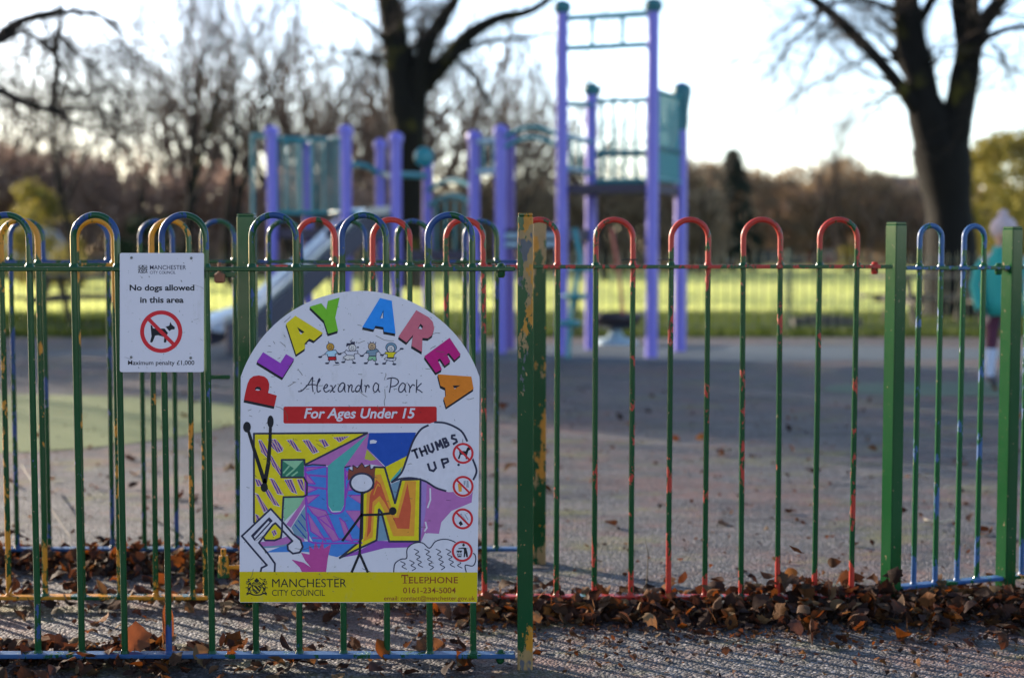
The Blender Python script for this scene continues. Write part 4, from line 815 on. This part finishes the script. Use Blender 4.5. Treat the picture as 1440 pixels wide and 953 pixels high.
def loft(name, rings, mat, parent, n=18):
    m = MB(); V = []
    for (cx, cy, z, rx, ry) in rings:
        for k in range(n): a = 2 * math.pi * k / n; V.append((cx + rx * math.cos(a), cy + ry * math.sin(a), z + .006 * math.sin(3 * a)))
    m.add(V, [(i * n + k, i * n + (k + 1) % n, (i + 1) * n + (k + 1) % n, (i + 1) * n + k) for i in range(len(rings) - 1) for k in range(n)], True)
    o = m.build(name, mat, parent); md = o.modifiers.new('t', 'SOLIDIFY'); md.thickness = .012; return o
loft('coat', [(0, 0, .60, .185, .155), (0, 0, .72, .175, .145), (0, 0, .88, .165, .13), (0, 0, 1.0, .175, .125), (0, .01, 1.08, .15, .11), (0, .01, 1.13, .085, .08), (0, .01, 1.17, .075, .075)], M['coat'], pn)
for s in (-1, 1): m = MB(); m.tube([(s * .13, .01, 1.06), (s * .19, .01, .97), (s * .225, 0, .84), (s * .215, -.07, .70), (s * .205, -.10, .65)], [.055, .056, .05, .046, .042], 12); m.build('sleeve', M['coat'], pn)
m = MB(); m.ball((0, .0, 1.315), .108, 16, 10, (1, 1.05, 1.0)); 
hat = m.build('hat', M['hat'], pn); m = MB(); m.ball((0, .02, 1.43), .045, 10, 7); m.build('bobble', M['hat'], hat)
m = MB(); m.ball((0, -.022, 1.285), .092, 16, 10, (.92, 1.0, 1.12)); m.tube([(0, -.11, 1.30), (0, -.128, 1.27), (0, -.112, 1.265)], [.008, .014, .008], 8)
fc = m.build('face', M['skin'], pn)
for s in (-1, 1): m = MB(); m.ball((s * .034, -.105, 1.305), .010, 8, 6); m.build('eye', M['shoe'], fc); m = MB(); m.ball((s * .088, 0, 1.285), .02, 8, 6, (.5, 1, 1.4)); m.build('ear', M['skin'], fc)
m = MB(); m.tube([(-.025, -.106, 1.232), (0, -.110, 1.227), (.025, -.106, 1.232)], .005, 6); m.build('mouth', M['redp'], fc)
for s in (-1, 1):
    for k in range(4): m = MB(); x = s * (.195 + (k - 1.5) * .014); m.tube([(x, -.125, .585), (x, -.14, .555), (x - s * .004, -.135, .525 + .006 * abs(k - 1.5))], [.008, .0075, .006], 6); m.build('finger', M['skin'], pn)
    m = MB(); m.tube([(s * .17, -.12, .60), (s * .155, -.14, .575), (s * .16, -.145, .555)], [.009, .008, .006], 6); m.build('thumb', M['skin'], pn)
# ------------------------------------------------------------------ trees
def bark(name, a, b, moss=.0):
    q = NT(name); q.set(.9, .2); v = q.pos((1, 1, .25)); n = q.noise(v, 9, 6, .7); c = q.mix(n, a, b)
    if moss:
        mm = q.math('MULTIPLY', q.math('SUBTRACT', q.noise(q.pos(), 1.1, 4), .60), 9, True); c = q.mix(q.math('MULTIPLY', mm, moss), c, (.22, .19, .02))
    q.col(c); q.bump(n, .8, .03); return q.m
M['bark'] = bark('dark_bark', (.005, .0045, .004), (.017, .015, .013), .4); M['twigs'] = bark('winter_twigs', (.035, .027, .023), (.09, .068, .056)); M['twigs2'] = bark('russet_twigs', (.07, .045, .035), (.17, .11, .08))
class Tree:
    def __init__(s, seed): s.r = random.Random(seed); s.big = []; s.tw = []
    def branch(s, pts, rad, sides):
        (s.big if rad[0] > .035 else s.tw).append((np.array([tuple(p) for p in pts]), np.array(rad), sides))
    def grow(s, p, d, L, r, lev, up=.08, spread=.75, kids=(2, 4), minr=.004, maxlev=6):
        R = s.r; n = max(3, int(L / max(.12, r * 6))) if lev < 3 else 3
        n = min(n, 6); pts = [p]; rad = [r]; d = d.normalized()
        for i in range(n):
            d = (d + Vector((R.gauss(0, .13), R.gauss(0, .13), R.gauss(0, .10) + up * .5))).normalized(); p = p + d * (L / n); pts.append(p); rad.append(max(minr * .6, r * (1 - .62 * (i + 1) / n)))
        s.branch(pts, rad, 7 if r > .08 else 5 if r > .03 else 3)
        if lev >= maxlev or r < minr: return
        k = R.randint(*kids) + (1 if lev > 2 else 0)
        for j in range(k):
            t = .35 + .65 * (j + R.random()) / k; i = min(n - 1, int(t * n)); q = pts[i].lerp(pts[i + 1], t * n - i)
            ax = Vector((R.gauss(0, 1), R.gauss(0, 1), R.gauss(0, .6))); ax = (ax - d * ax.dot(d)); ax.normalize()
            nd = (d * (1 - spread * .5) + ax * spread * R.uniform(.6, 1.1) + Vector((0, 0, up))).normalized()
            s.grow(q, nd, L * R.uniform(.55, .80), max(minr * .8, rad[i] * R.uniform(.45, .68)), lev + 1, up, spread, kids, minr, maxlev)
        s.grow(pts[-1], d, L * .7, rad[-1], lev + 1, up, spread, kids, minr, maxlev)
    def limb(s, pxs, Y, tw=3, up=.05, spread=.8, dy=0, depth=4, lfac=1.0, kids=(2, 3)):
        """a limb traced through picture points (x, y, width) at its own distance; sub-branches grow from it"""
        n = len(pxs); pts = [P(x, y, Y + dy * i / (n - 1)) for i, (x, y, w) in enumerate(pxs)]; rad = [w / 2 / FPX * Y for _, _, w in pxs]
        q = []; qr = []
        for i in range(n - 1):
            for k in range(4):
                t = k / 4; p0, p1, p2, p3 = pts[max(i - 1, 0)], pts[i], pts[i + 1], pts[min(i + 2, n - 1)]
                q.append(.5 * (2 * p1 + (p2 - p0) * t + (2 * p0 - 5 * p1 + 4 * p2 - p3) * t * t + (3 * p1 - p0 - 3 * p2 + p3) * t ** 3)); qr.append(rad[i] * (1 - t) + rad[i + 1] * t)
        q.append(pts[-1]); qr.append(rad[-1]); qr = [r_ * (1 + s.r.uniform(-.05, .05)) for r_ in qr]; s.big.append((np.array([tuple(p) for p in q]), np.array(qr), 10))
        R = s.r
        for i in range(1, len(q) - 1):
            for _ in range(tw):
                if R.random() > .38: continue
                d = (q[i + 1] - q[i]).normalized(); ax = Vector((R.gauss(0, 1), R.gauss(0, 1), R.gauss(0, .8))); ax = (ax - d * ax.dot(d)).normalized()
                s.grow(q[i], (d * .35 + ax).normalized(), R.uniform(.7, 1.6) * lfac, max(.012, min(.04, qr[i] * .3)), 7 - depth, up, spread, kids)
        s.grow(q[-1], (q[-1] - q[-2]), 1.3 * lfac, qr[-1] * .8, 6 - depth, up, spread)
    def mesh(s, name, lst, mat):
        Vs, Fs, o = [], [], 0
        for pts, rad, n in lst:
            m = len(pts); t = np.gradient(pts, axis=0); t /= np.linalg.norm(t, axis=1)[:, None] + 1e-9
            ref = np.array([.31, .87, .2]) if abs(t[0] @ np.array([.31, .87, .2])) < .85 else np.array([.9, .1, .3]); u = np.cross(t, ref); u /= np.linalg.norm(u, axis=1)[:, None] + 1e-9; w = np.cross(t, u)
            a = np.arange(n) * 2 * np.pi / n; ring = u[:, None, :] * np.cos(a)[None, :, None] + w[:, None, :] * np.sin(a)[None, :, None]
            Vs.append((pts[:, None, :] + ring * rad[:, None, None]).reshape(-1, 3))
            i, k = np.meshgrid(np.arange(m - 1), np.arange(n), indexing='ij'); k2 = (k + 1) % n
            Fs.append(np.stack([i * n + k, i * n + k2, (i + 1) * n + k2, (i + 1) * n + k], -1).reshape(-1, 4) + o); o += m * n
        return npmesh(name, np.concatenate(Vs), np.concatenate(Fs), mat, True)
    def make(s, label, base, group=None, name='bare_tree', tm='bark', cm='twigs'):
        t = thing(name, label, 'tree', base, 0, group); B = np.array(base)
        for nm, lst, mt in (('trunk', s.big, tm), ('crown', s.tw, cm)):
            if lst: put(nm, s.mesh(nm, [(p - B, r, n) for p, r, n in lst], M[mt]), t)
        return t
# forked tree on the right
T = Tree(4); Y = 22.6
T.limb([(1340, 462, 104), (1339, 430, 86), (1338, 370, 74), (1335, 300, 64), (1328, 245, 72), (1322, 205, 84)], Y, 0, depth=5)
T.limb([(1318, 215, 60), (1305, 180, 50), (1296, 120, 43), (1283, 60, 38), (1274, 0, 34), (1262, -90, 26), (1250, -200, 16)], Y, 1, depth=5)
T.limb([(1330, 215, 56), (1346, 165, 44), (1358, 100, 38), (1364, 60, 36)], Y, 0, dy=-.4, depth=3); T.limb([(1362, 75, 30), (1352, 20, 28), (1345, -40, 24), (1335, -160, 14)], Y - .3, 1, depth=5); T.limb([(1364, 65, 28), (1388, 25, 22), (1420, -15, 18), (1470, -70, 10)], Y - .4, 1, dy=-.8, depth=5)
T.limb([(1296, 168, 24), (1275, 135, 20), (1240, 90, 18), (1197, 45, 17), (1150, 4, 14), (1100, -30, 9)], Y, 1, dy=-.6, depth=4, up=-.12); T.limb([(1286, 40, 16), (1310, 0, 14), (1330, -60, 10)], Y, 1); T.limb([(1280, 30, 12), (1240, 8, 9), (1190, 0, 7), (1120, 30, 4), (1080, 55, 3)], Y, 2, up=-.15, dy=-.8); T.limb([(1366, 80, 14), (1390, 52, 11), (1440, 38, 8), (1490, 60, 5)], Y - .4, 2, dy=-1, up=-.1)
T.limb([(1160, 12, 7), (1135, 40, 5), (1110, 65, 4), (1085, 98, 3)], Y - .5, 2, up=-.2, lfac=.6); T.limb([(1175, 30, 6), (1150, 62, 4), (1128, 98, 3)], Y - .4, 2, up=-.2, lfac=.6); T.limb([(1395, 58, 6), (1408, 80, 5), (1416, 100, 4)], Y - .5, 1, up=-.2, lfac=.5)
TR = 'bare park trees'
T.make('large dark forked bare tree on the right behind the picnic table', P(1340, 462, Y), TR)
# tall tree behind the climbing frame
T = Tree(9); Y = 35
T.limb([(574, 405, 56), (576, 330, 42), (577, 250, 42), (575, 190, 46), (572, 150, 52)], Y, 0, depth=5)
T.limb([(568, 160, 46), (562, 100, 40), (553, 40, 35), (545, -5, 32), (535, -90, 26), (520, -200, 14)], Y, 1, depth=4); T.limb([(584, 165, 34), (590, 110, 28), (602, 60, 24), (628, 18, 19), (642, -5, 15), (670, -80, 9)], Y, 1, dy=-.8); T.limb([(590, 130, 24), (628, 85, 24), (662, 48, 20), (702, 26, 15), (742, 17, 12), (776, -4, 10), (830, -50, 6)], Y, 1, dy=-1.5, depth=4); T.limb([(625, 88, 12), (672, 62, 8), (730, 54, 6), (775, 48, 4)], Y - .8, 1, dy=-1); T.limb([(558, 82, 11), (530, 45, 8), (490, 14, 6), (450, -8, 5)], Y, 2, dy=-1); T.limb([(640, 80, 9), (668, 108, 8), (690, 148, 5)], Y - 1, 2, up=-.2, lfac=.7); T.limb([(556, 85, 8), (515, 78, 6), (470, 70, 4)], Y, 2, up=-.05); T.limb([(735, 56, 4), (755, 88, 3), (762, 118, 3)], Y - 1.6, 2, up=-.3, lfac=.5)
T.make('tall dark bare tree with spreading limbs behind the climbing frame', P(574, 400, Y), TR)
# tree whose limbs hang in from the left edge
T = Tree(21); Y = 17.6; bx = -7.6
base = Vector((bx, Y, 0)); s2 = lambda w: w
T.big.append((np.array([(bx, Y, 0), (bx, Y, 1.2), (bx + .1, Y, 2.6), (bx + .15, Y, 4.2), (bx + .0, Y, 6.5), (bx - .1, Y, 9)]), np.array([.42, .33, .28, .25, .18, .08]), 12))
xp = CX + bx / Y * FPX
T.limb([(xp + 10, 175, 30), (-80, 130, 24), (0, 52, 15), (30, 30, 12), (85, 17, 9), (140, 22, 7), (172, 46, 4)], Y, 2, dy=-.6, up=-.02, lfac=.7, depth=4); T.limb([(xp + 5, 95, 30), (-90, 100, 20), (0, 128, 11), (40, 147, 10), (82, 156, 8)], Y, 1, dy=-.4, lfac=.6); T.limb([(86, 4, 5), (84, 40, 7), (78, 66, 10), (81, 105, 8), (75, 152, 7), (105, 175, 4)], Y - .4, 5, up=.0, lfac=.75, depth=4, kids=(3, 4)); T.limb([(0, 60, 9), (35, 45, 6), (60, 62, 7), (72, 72, 9)], Y - .3, 3, lfac=.6); T.limb([(80, 130, 5), (110, 135, 4), (150, 125, 3), (175, 130, 2)], Y - .4, 4, lfac=.6)
for k in range(7): T.grow(Vector((bx, Y, 4.5 + k * .6)), Vector((math.cos(k * 2.1), math.sin(k * 2.1), .6)), 2.6, .10, 2, .08, .7)
T.make('bare tree at the left edge whose dark limbs hang into view', base, TR)
# slender trees
def slender(label, px, py0, Y, h, seed, up=.2, spread=.6, r=.12, lev=1, lean=0, cm='twigs', n=1, kids=(2, 4)):
    T = Tree(seed); b = P(px, py0, Y); b.z = -.012
    for k in range(n): T.grow(b + Vector((k * .25 - .12 * (n - 1), 0, 0)), Vector((lean + (k - (n - 1) / 2) * .12, 0, 1)), h * .42, r, lev, up, spread, kids, .009, 6)
    return T.make(label, b, TR, cm=cm)
slender('slender upright tree left of the climbing frame with dense brown twigs', 262, 400, 42, 13, 31, .20, .55, .15, n=2, kids=(3, 4)); slender('slender leaning tree just left of the climbing frame', 330, 400, 45, 14, 32, .22, .50, .15, 1, -.22, n=2, kids=(3, 4))
slender('thin grey tree behind the left end of the climbing frame', 415, 400, 48, 13, 33, .18, .6, .14, kids=(3, 4)); slender('twiggy tree behind the slide tower', 470, 400, 50, 11, 34, .25, .6, .14, kids=(3, 4)); slender('twiggy tree right of the tall dark tree', 655, 400, 48, 10.5, 35, .20, .7, .14, kids=(3, 4)); slender('small bare tree behind the left tower post', 745, 400, 52, 9.5, 36, .22, .7, .13, kids=(3, 4)); slender('thin bare tree behind the high tower', 850, 400, 55, 11, 37, .26, .55, .12); slender('bare tree above the yellow bush at the left', 110, 400, 40, 9, 38, .2, .7, .14); slender('slim bare tree near the pink house', 1145, 395, 75, 12, 39, .3, .5, .13); slender('second slim bare tree by the pink house', 1195, 395, 78, 10, 40, .3, .5, .12); slender('low bare tree left of the dark conifer', 985, 395, 70, 9, 41, .2, .7, .12)
slender('bare tree far left behind the gate', 30, 400, 48, 8, 42, .2, .7, .12); slender('dark slim tree standing left of the slender pair', 185, 400, 52, 9, 43, .3, .5, .12)
# unseen trees added beyond the left edge to cast shade on the playground
for i, (x, y, h) in enumerate(((-16.5, 23, 11), (-19, 30, 11), (-22, 27, 12))):
    T = Tree(60 + i); T.grow(Vector((x, y, 0)), Vector((0, 0, 1)), h * .38, .26, 0, .15, .75, (3, 4), maxlev=5); T.make('unseen bare tree added outside the left edge for shade, %s from the camera' % ('nearest', 'second', 'farthest')[i], (x, y, 0), TR)
# leafy things ------------------------------------------------------------
def leafmat(name, a, b, tr=.35):
    q = NT(name); q.set(.7, .25); c = q.mix(q.noise(q.pos(), 1.3, 4), a, b); q.col(c); t = q.n('BsdfTranslucent'); q.l(c, t.inputs[0]); ms = q.n('MixShader'); ms.inputs[0].default_value = tr
    q.l(q.b.outputs[0], ms.inputs[1]); q.l(t.outputs[0], ms.inputs[2]); q.l(ms.outputs[0], q.out.inputs[0]); return q.m
M['scrub'] = leafmat('brown_winter_scrub', (.26, .18, .145), (.44, .29, .22), .5); M['scrub2'] = leafmat('tan_winter_scrub', (.28, .20, .13), (.40, .30, .19), .5); M['yel'] = leafmat('yellow_green_foliage', (.20, .17, .035), (.32, .27, .06), .4); M['conif'] = leafmat('dark_conifer', (.008, .022, .016), (.016, .036, .024), .1); M['ever'] = leafmat('evergreen_leaves', (.015, .032, .012), (.035, .055, .018), .2)
def quads(C, size, rg):
    n = len(C); u = rg.normal(size=(n, 3)); u /= np.linalg.norm(u, axis=1)[:, None]; w = rg.normal(size=(n, 3)); w -= u * (w * u).sum(1)[:, None]; w /= np.linalg.norm(w, axis=1)[:, None]
    s_ = (size * rg.uniform(.5, 1.4, n))[:, None]; u *= s_; w *= s_ * .45
    return np.stack([C - u, C - w, C + u, C + w], 1).reshape(-1, 3), np.arange(n * 4).reshape(-1, 4)
def clumps(rg, n_cl, per, box_fn, cr):
    out = []
    for _ in range(n_cl):
        c = box_fn(rg); r = cr * rg.uniform(.5, 1.3); q_ = rg.normal(size=(per, 3)); q_ /= np.linalg.norm(q_, axis=1)[:, None]; out.append(c + q_ * (rg.random((per, 1)) ** .45) * r * np.array([1, 1, .8]))
    return np.concatenate(out)
def thicket(name, label, Y, x0, x1, prof, dep, n_cl, per, size, mat, seed, cr=.7):
    rg = np.random.default_rng(seed)
    def f(rg):
        px = rg.uniform(x0, x1); y = Y + rg.uniform(0, dep); ztop = HP(np.interp(px, [p[0] for p in prof], [p[1] for p in prof]), Y) * rg.uniform(.80, 1.02)
        return np.array([(px - CX) / FPX * y, y, ztop * rg.random() ** .75])
    V, F = quads(clumps(rg, n_cl, per, f, cr), size, rg); V[:, 2] = np.maximum(V[:, 2], 0)
    o = put(name, npmesh(name, V, F, M[mat])); tag(o, label, 'woodland', kind='stuff'); return o
thicket('woodland_edge', 'dense brown winter thicket closing the field at the left', 66, -260, 520, [(-260, 175), (0, 198), (60, 212), (150, 224), (350, 238), (520, 262)], 7, 1000, 55, .18, 'scrub', 1, 1.0)
thicket('woodland_edge', 'hazy brown scrub closing the field behind the climbing frame', 80, 430, 1010, [(430, 268), (600, 262), (700, 250), (860, 250), (960, 232), (1010, 245)], 8, 900, 60, .18, 'scrub2', 2, 1.0)
thicket('woodland_edge', 'tan winter scrub closing the field behind the right hand trees', 118, 960, 1760, [(960, 222), (1060, 228), (1120, 236), (1180, 222), (1240, 240), (1290, 262), (1340, 255), (1500, 240), (1760, 230)], 6, 1000, 70, .24, 'scrub2', 3, 1.4)
# bare stems standing in the far woods
def stemwood(name, label, Y, x0, x1, prof, n, seed, mat='twigs2'):
    protos = []
    for k in range(3):
        T = Tree(seed + k); T.grow(Vector((0, 0, 0)), Vector((0, 0, 1)), .40, .014, 1, .12, .66, (3, 4), .0030, 5)
        me = T.mesh('tmp', T.big + T.tw, None); V = np.empty(len(me.vertices) * 3, np.float32); me.vertices.foreach_get('co', V); F = np.empty(len(me.polygons) * 4, np.int32); me.polygons.foreach_get('vertices', F); V = V.reshape(-1, 3); V /= V[:, 2].max(); protos.append((V, F.reshape(-1, 4))); bpy.data.meshes.remove(me)
    rg = np.random.default_rng(seed); Vs, Fs, o = [], [], 0
    for i in range(n):
        V, F = protos[i % 3]; px = rg.uniform(x0, x1); y = Y + rg.uniform(-3, 6); h = HP(np.interp(px, [p[0] for p in prof], [p[1] for p in prof]), Y) * rg.uniform(.75, 1.12); a = rg.uniform(0, 6.28); Rm = np.array([[math.cos(a), -math.sin(a), 0], [math.sin(a), math.cos(a), 0], [0, 0, 1]])
        Vs.append((V * np.array([h * 1.15, h * 1.15, h])) @ Rm.T + np.array([(px - CX) / FPX * y, y, -.01])); Fs.append(F + o); o += len(V)
    ob = put(name, npmesh(name, np.concatenate(Vs), np.concatenate(Fs), M[mat])); tag(ob, label, 'woodland', kind='stuff')
stemwood('bare_wood', 'mass of bare winter trees beyond the left thicket', 74, -260, 560, [(-260, 40), (0, 80), (120, 100), (230, -20), (330, -40), (420, 0), (560, 0)], 64, 70); stemwood('bare_wood', 'mass of bare winter trees behind the climbing frame', 86, 400, 980, [(400, -10), (520, 10), (650, 0), (740, 40), (800, 140), (900, 200), (980, 180)], 64, 80); stemwood('bare_wood', 'row of far bare trees along the right side of the field', 112, 940, 1700, [(940, 185), (1060, 195), (1180, 175), (1290, 225), (1450, 200), (1700, 170)], 24, 90)
def bush(name, label, cat, px, Y, prof, size, n_cl, per, mat, seed, cr, trunk=True):
    """prof: (height, radius) outline of the crown"""
    rg = np.random.default_rng(seed); x = (px - CX) / FPX * Y; t = thing(name, label, cat, (x, Y, -.012)); hs = [p[0] for p in prof]; rs_ = [p[1] for p in prof]
    def f(rg):
        z = rg.uniform(hs[0], hs[-1]); r = np.interp(z, hs, rs_) * rg.random() ** .4; a = rg.uniform(0, 6.28); return np.array([r * math.cos(a), r * math.sin(a), z])
    V, F = quads(clumps(rg, n_cl, per, f, cr), size, rg); put('crown', npmesh('crown', V, F, M[mat]), t)
    m = MB(); m.tube([(0, 0, 0), (.05, 0, hs[-1] * .4), (0, .03, hs[-1] * .8)], [hs[-1] * .025, hs[-1] * .016, .01], 7); m.build('trunk', M['bark'], t)
bush('conifer', 'dark green conifer behind the red hoops', 'conifer', 1030, 88, [(.3, 1.9), (2, 1.7), (4, 1.1), (5.6, .7), (7.2, .1)], .16, 130, 50, 'conif', 5, .5)
bush('yellow_bush', 'sunlit yellow green bush behind the left railings', 'bush', 55, 44, [(.2, 1.4), (1.2, 1.5), (2.2, 1.0), (3.1, .3)], .09, 90, 50, 'yel', 6, .36); bush('yellow_bush', 'small yellow green bush right of the sunlit bush at the left', 'bush', 100, 46, [(.1, .5), (.8, .6), (1.5, .2)], .08, 25, 40, 'yel', 7, .25)
bush('willow_tree', 'yellowish willow like tree at the right edge behind the person', 'tree', 1425, 62, [(.4, 2.2), (2.5, 3.0), (4.5, 2.8), (6.2, 1.4)], .13, 190, 60, 'yel', 8, .6); bush('willow_tree', 'olive leafy tree just right of the forked trunk', 'tree', 1382, 80, [(.4, 1.8), (3, 2.4), (5.2, 1.8), (6.4, .5)], .15, 120, 50, 'yel', 9, .6)
bush('evergreen_shrub', 'dark evergreen shrub at the foot of the left thicket', 'shrub', 215, 60, [(.1, 1.2), (1.2, 1.6), (2.4, .8)], .12, 60, 50, 'ever', 10, .4); bush('evergreen_shrub', 'bright green shrub by the far road at the right', 'shrub', 1192, 100, [(.1, .7), (.8, .8), (1.5, .3)], .12, 25, 40, 'yel', 11, .3)
for i, (x, y, h, r_) in enumerate(((-13.6, 21.8, 9.2, 2.5), (-13.2, 25.4, 9.0, 2.3))):  # unseen evergreens added off to the left to darken the middle ground
    bush('unseen_evergreen', ('broad', 'slim')[i] + ' unseen evergreen added outside the left edge to shade the playground', 'tree', CX + x / y * FPX, y, [(.8, r_ * .8), (3, r_), (h * .65, r_ * .8), (h, .3)], .16, 95, 40, 'ever', 80 + i, .7)
# ------------------------------------------------------------------ houses and vehicles across the field
M['brick'] = plain('pink_brick', (.36, .17, .12), .9, .2, 3); M['brick2'] = plain('brown_brick', (.20, .12, .09), .9, .2, 3); M['roof'] = plain('dark_slate_roof', (.055, .052, .065), .7, .2, 2); M['pane'] = plain('window_glass', (.05, .06, .08), .08, .1, 2, .8); M['frame'] = plain('white_frame', (.65, .65, .64), .5)
def house(label, px, Y, w, d, h, hr, mat, rz=0):
    t = thing('house', label, 'house', ((px - CX) / FPX * Y, Y, -.012), rz, 'houses across the field')
    m = MB(); m.box((0, 0, h / 2), (w, d, h)); m.add([(-w / 2, -d / 2, h), (-w / 2, d / 2, h), (-w / 2, 0, h + hr), (w / 2, -d / 2, h), (w / 2, d / 2, h), (w / 2, 0, h + hr)], [(0, 2, 1), (3, 4, 5)]); m.build('wall', M[mat], t)
    m = MB(); e = .35
    for s in (-1, 1): m.add([(-w / 2 - e, s * (d / 2 + e), h - .2), (w / 2 + e, s * (d / 2 + e), h - .2), (w / 2 + e, 0, h + hr + .12), (-w / 2 - e, 0, h + hr + .12)], [(0, 1, 2, 3)])
    o = m.build('roof', M['roof'], t); md = o.modifiers.new('t', 'SOLIDIFY'); md.thickness = .15
    m = MB(); m.box((w * .3, .3, h + hr + .4), (.9, .6, 1.6)); m.build('chimney', M['brick2'], o)
    for zz_ in (1.5, 4.2):
        if zz_ + 1 > h: continue
        for k in (-1, 0, 1):
            if k == 0 and zz_ < 2:
                m = MB(); m.box((0, -d / 2 - .03, 1.05), (1.0, .08, 2.1)); m.build('door', M['frame'], t); continue
            m = MB(); m.box((k * w * .3, -d / 2 - .03, zz_), (1.3, .08, 1.3)); wn = m.build('window', M['frame'], t); m = MB(); m.box((k * w * .3, -d / 2 - .08, zz_), (1.08, .04, 1.08)); m.build('pane', M['pane'], wn)
house('pink brick house with dark roof behind the slim bare trees', 1140, 150, 8, 8, 5.6, 2.6, 'brick', .25); house('brown house with a dark slate roof left of the forked tree', 1262, 150, 9, 8, 6.0, 3.0, 'brick2', -.1); house('low brick house half hidden by the dark conifer', 985, 160, 9, 8, 5.2, 2.6, 'brick2', .1)
M['vanw'] = plain('white_vehicle_paint', (.72, .74, .78), .3, .03); M['carS'] = plain('silver_vehicle_paint', (.42, .45, .50), .25, .03); M['carD'] = plain('dark_vehicle_paint', (.03, .035, .05), .25, .05); M['tyre'] = plain('tyre_rubber', (.02, .02, .02), .8); M['carR'] = plain('dull_red_vehicle_paint', (.20, .03, .03), .3)
def vehicle(name, label, cat, px, Y, L, Wd, prof, cab, mat):
    t = thing(name, label, cat, ((px - CX) / FPX * Y, Y, -.012), random.uniform(-.04, .04), 'vehicles parked across the field')
    def ex(pts, w, nm, mt, par=t):
        m = MB(); n = len(pts); V = [(x, -w / 2, z) for x, z in pts] + [(x, w / 2, z) for x, z in pts]; m.add(V, [tuple(range(n)), tuple(range(2 * n - 1, n - 1, -1))] + [((i + 1) % n, i, n + i, n + (i + 1) % n) for i in range(n)]); return m.build(nm, mt, par)
    ex([(x * L, z) for x, z in prof], Wd, 'body', M[mat])
    for c in cab: ex([(x * L, z) for x, z in c], Wd + .03, 'window', M['pane'])
    for sx in (-.30, .31):
        for sy in (-1, 1):
            m = MB(); m.lathe((sx * L, sy * (Wd / 2 - .08) - .1, .32), [(0, -.0), (.20, 0), (.32, .02), (.32, .18), (.2, .2), (0, .2)], 14, 'Y'); m.build('wheel', M['tyre'], t)
    m = MB(); m.box((L * .495, 0, .7), (.06, Wd * .9, .14)); m.build('headlight', M['frame'], t)
VANP = [(-.5, .3), (.5, .3), (.5, .95), (.40, 1.15), (.28, 2.0), (.2, 2.15), (-.49, 2.15)]; CARP = [(-.5, .28), (.5, .28), (.5, .68), (.44, .80), (.20, .90), (.05, 1.42), (-.25, 1.46), (-.42, 1.0), (-.5, .92)]
vehicle('parked_van', 'white van parked across the field left of the dark conifer', 'van', 985, 116, 5.0, 2.0, VANP, [[(.36, 1.2), (.27, 1.85), (.16, 1.9), (.14, 1.2)]], 'vanw'); vehicle('parked_car', 'silver car parked behind the tall climbing tower', 'car', 889, 114, 4.3, 1.75, CARP, [[(.16, .93), (.03, 1.36), (-.24, 1.40), (-.36, .98)]], 'carS'); vehicle('parked_car', 'dark car parked behind the fourth red hoop right of the post', 'car', 1090, 118, 4.3, 1.75, CARP, [[(.16, .93), (.03, 1.36), (-.24, 1.40), (-.36, .98)]], 'carD'); vehicle('parked_car', 'dull red car parked across the field near the pink house', 'car', 1170, 118, 4.3, 1.75, CARP, [[(.16, .93), (.03, 1.36), (-.24, 1.40), (-.36, .98)]], 'carR')
vehicle('parked_van', 'pale van parked before the thicket behind the yellow bush', 'van', 28, 58, 4.6, 1.9, VANP, [[(.36, 1.2), (.27, 1.85), (.16, 1.9), (.14, 1.2)]], 'carS')
# ------------------------------------------------------------------ grass of the field
q = NT('grass_blades'); q.set(.6, .3); v = q.pos(); c = q.mix(q.noise(v, .35, 4), (.46, .50, .18), (.56, .57, .28)); q.col(c); t_ = q.n('BsdfTranslucent'); q.l(q.mix(1.0, c, (1.12, 1.15, .85), 'MULTIPLY'), t_.inputs[0]); ms = q.n('MixShader'); ms.inputs[0].default_value = .5; q.l(q.b.outputs[0], ms.inputs[1]); q.l(t_.outputs[0], ms.inputs[2]); q.l(ms.outputs[0], q.out.inputs[0]); M['grass'] = q.m
rg = np.random.default_rng(8); n = 170000
yy = 24.3 * (118 / 24.3) ** rg.random(n); xx = rg.uniform(-.47, .47, n) * yy; sc = .035 + yy * .0009; hh = rg.uniform(.035, .075, n) * (1 + (yy < 19.2) * .8); a = rg.uniform(0, np.pi, n); dx, dy = np.cos(a) * sc * .5, np.sin(a) * sc * .5; lx, ly = rg.normal(0, .03, n), rg.normal(0, .03, n); z0 = np.full(n, -.02)
V = np.stack([np.stack([xx - dx, yy - dy, z0], 1), np.stack([xx + dx, yy + dy, z0], 1), np.stack([xx + lx, yy + ly, hh], 1)], 1).reshape(-1, 3)
tag(put('grass', npmesh('grass', V, np.arange(n * 3).reshape(-1, 3), M['grass'])), 'short sunlit grass covering the field behind the low railing', 'grass', kind='stuff')
n = 60000; M['rough'] = leafmat('dark_green_grass', (.045, .07, .012), (.09, .12, .02), .4)  # strip of darker green, taller blades along the low railing
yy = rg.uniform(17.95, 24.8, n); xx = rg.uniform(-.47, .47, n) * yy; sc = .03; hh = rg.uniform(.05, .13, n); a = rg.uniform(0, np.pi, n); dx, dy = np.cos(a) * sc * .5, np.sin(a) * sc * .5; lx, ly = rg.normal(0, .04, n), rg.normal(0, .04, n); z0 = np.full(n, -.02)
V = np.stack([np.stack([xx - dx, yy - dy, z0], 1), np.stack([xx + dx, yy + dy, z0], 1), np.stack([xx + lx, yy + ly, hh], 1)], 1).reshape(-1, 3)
tag(put('grass', npmesh('grass', V, np.arange(n * 3).reshape(-1, 3), M['rough'])), 'dark green strip of taller grass along the foot of the low railing', 'grass', kind='stuff')
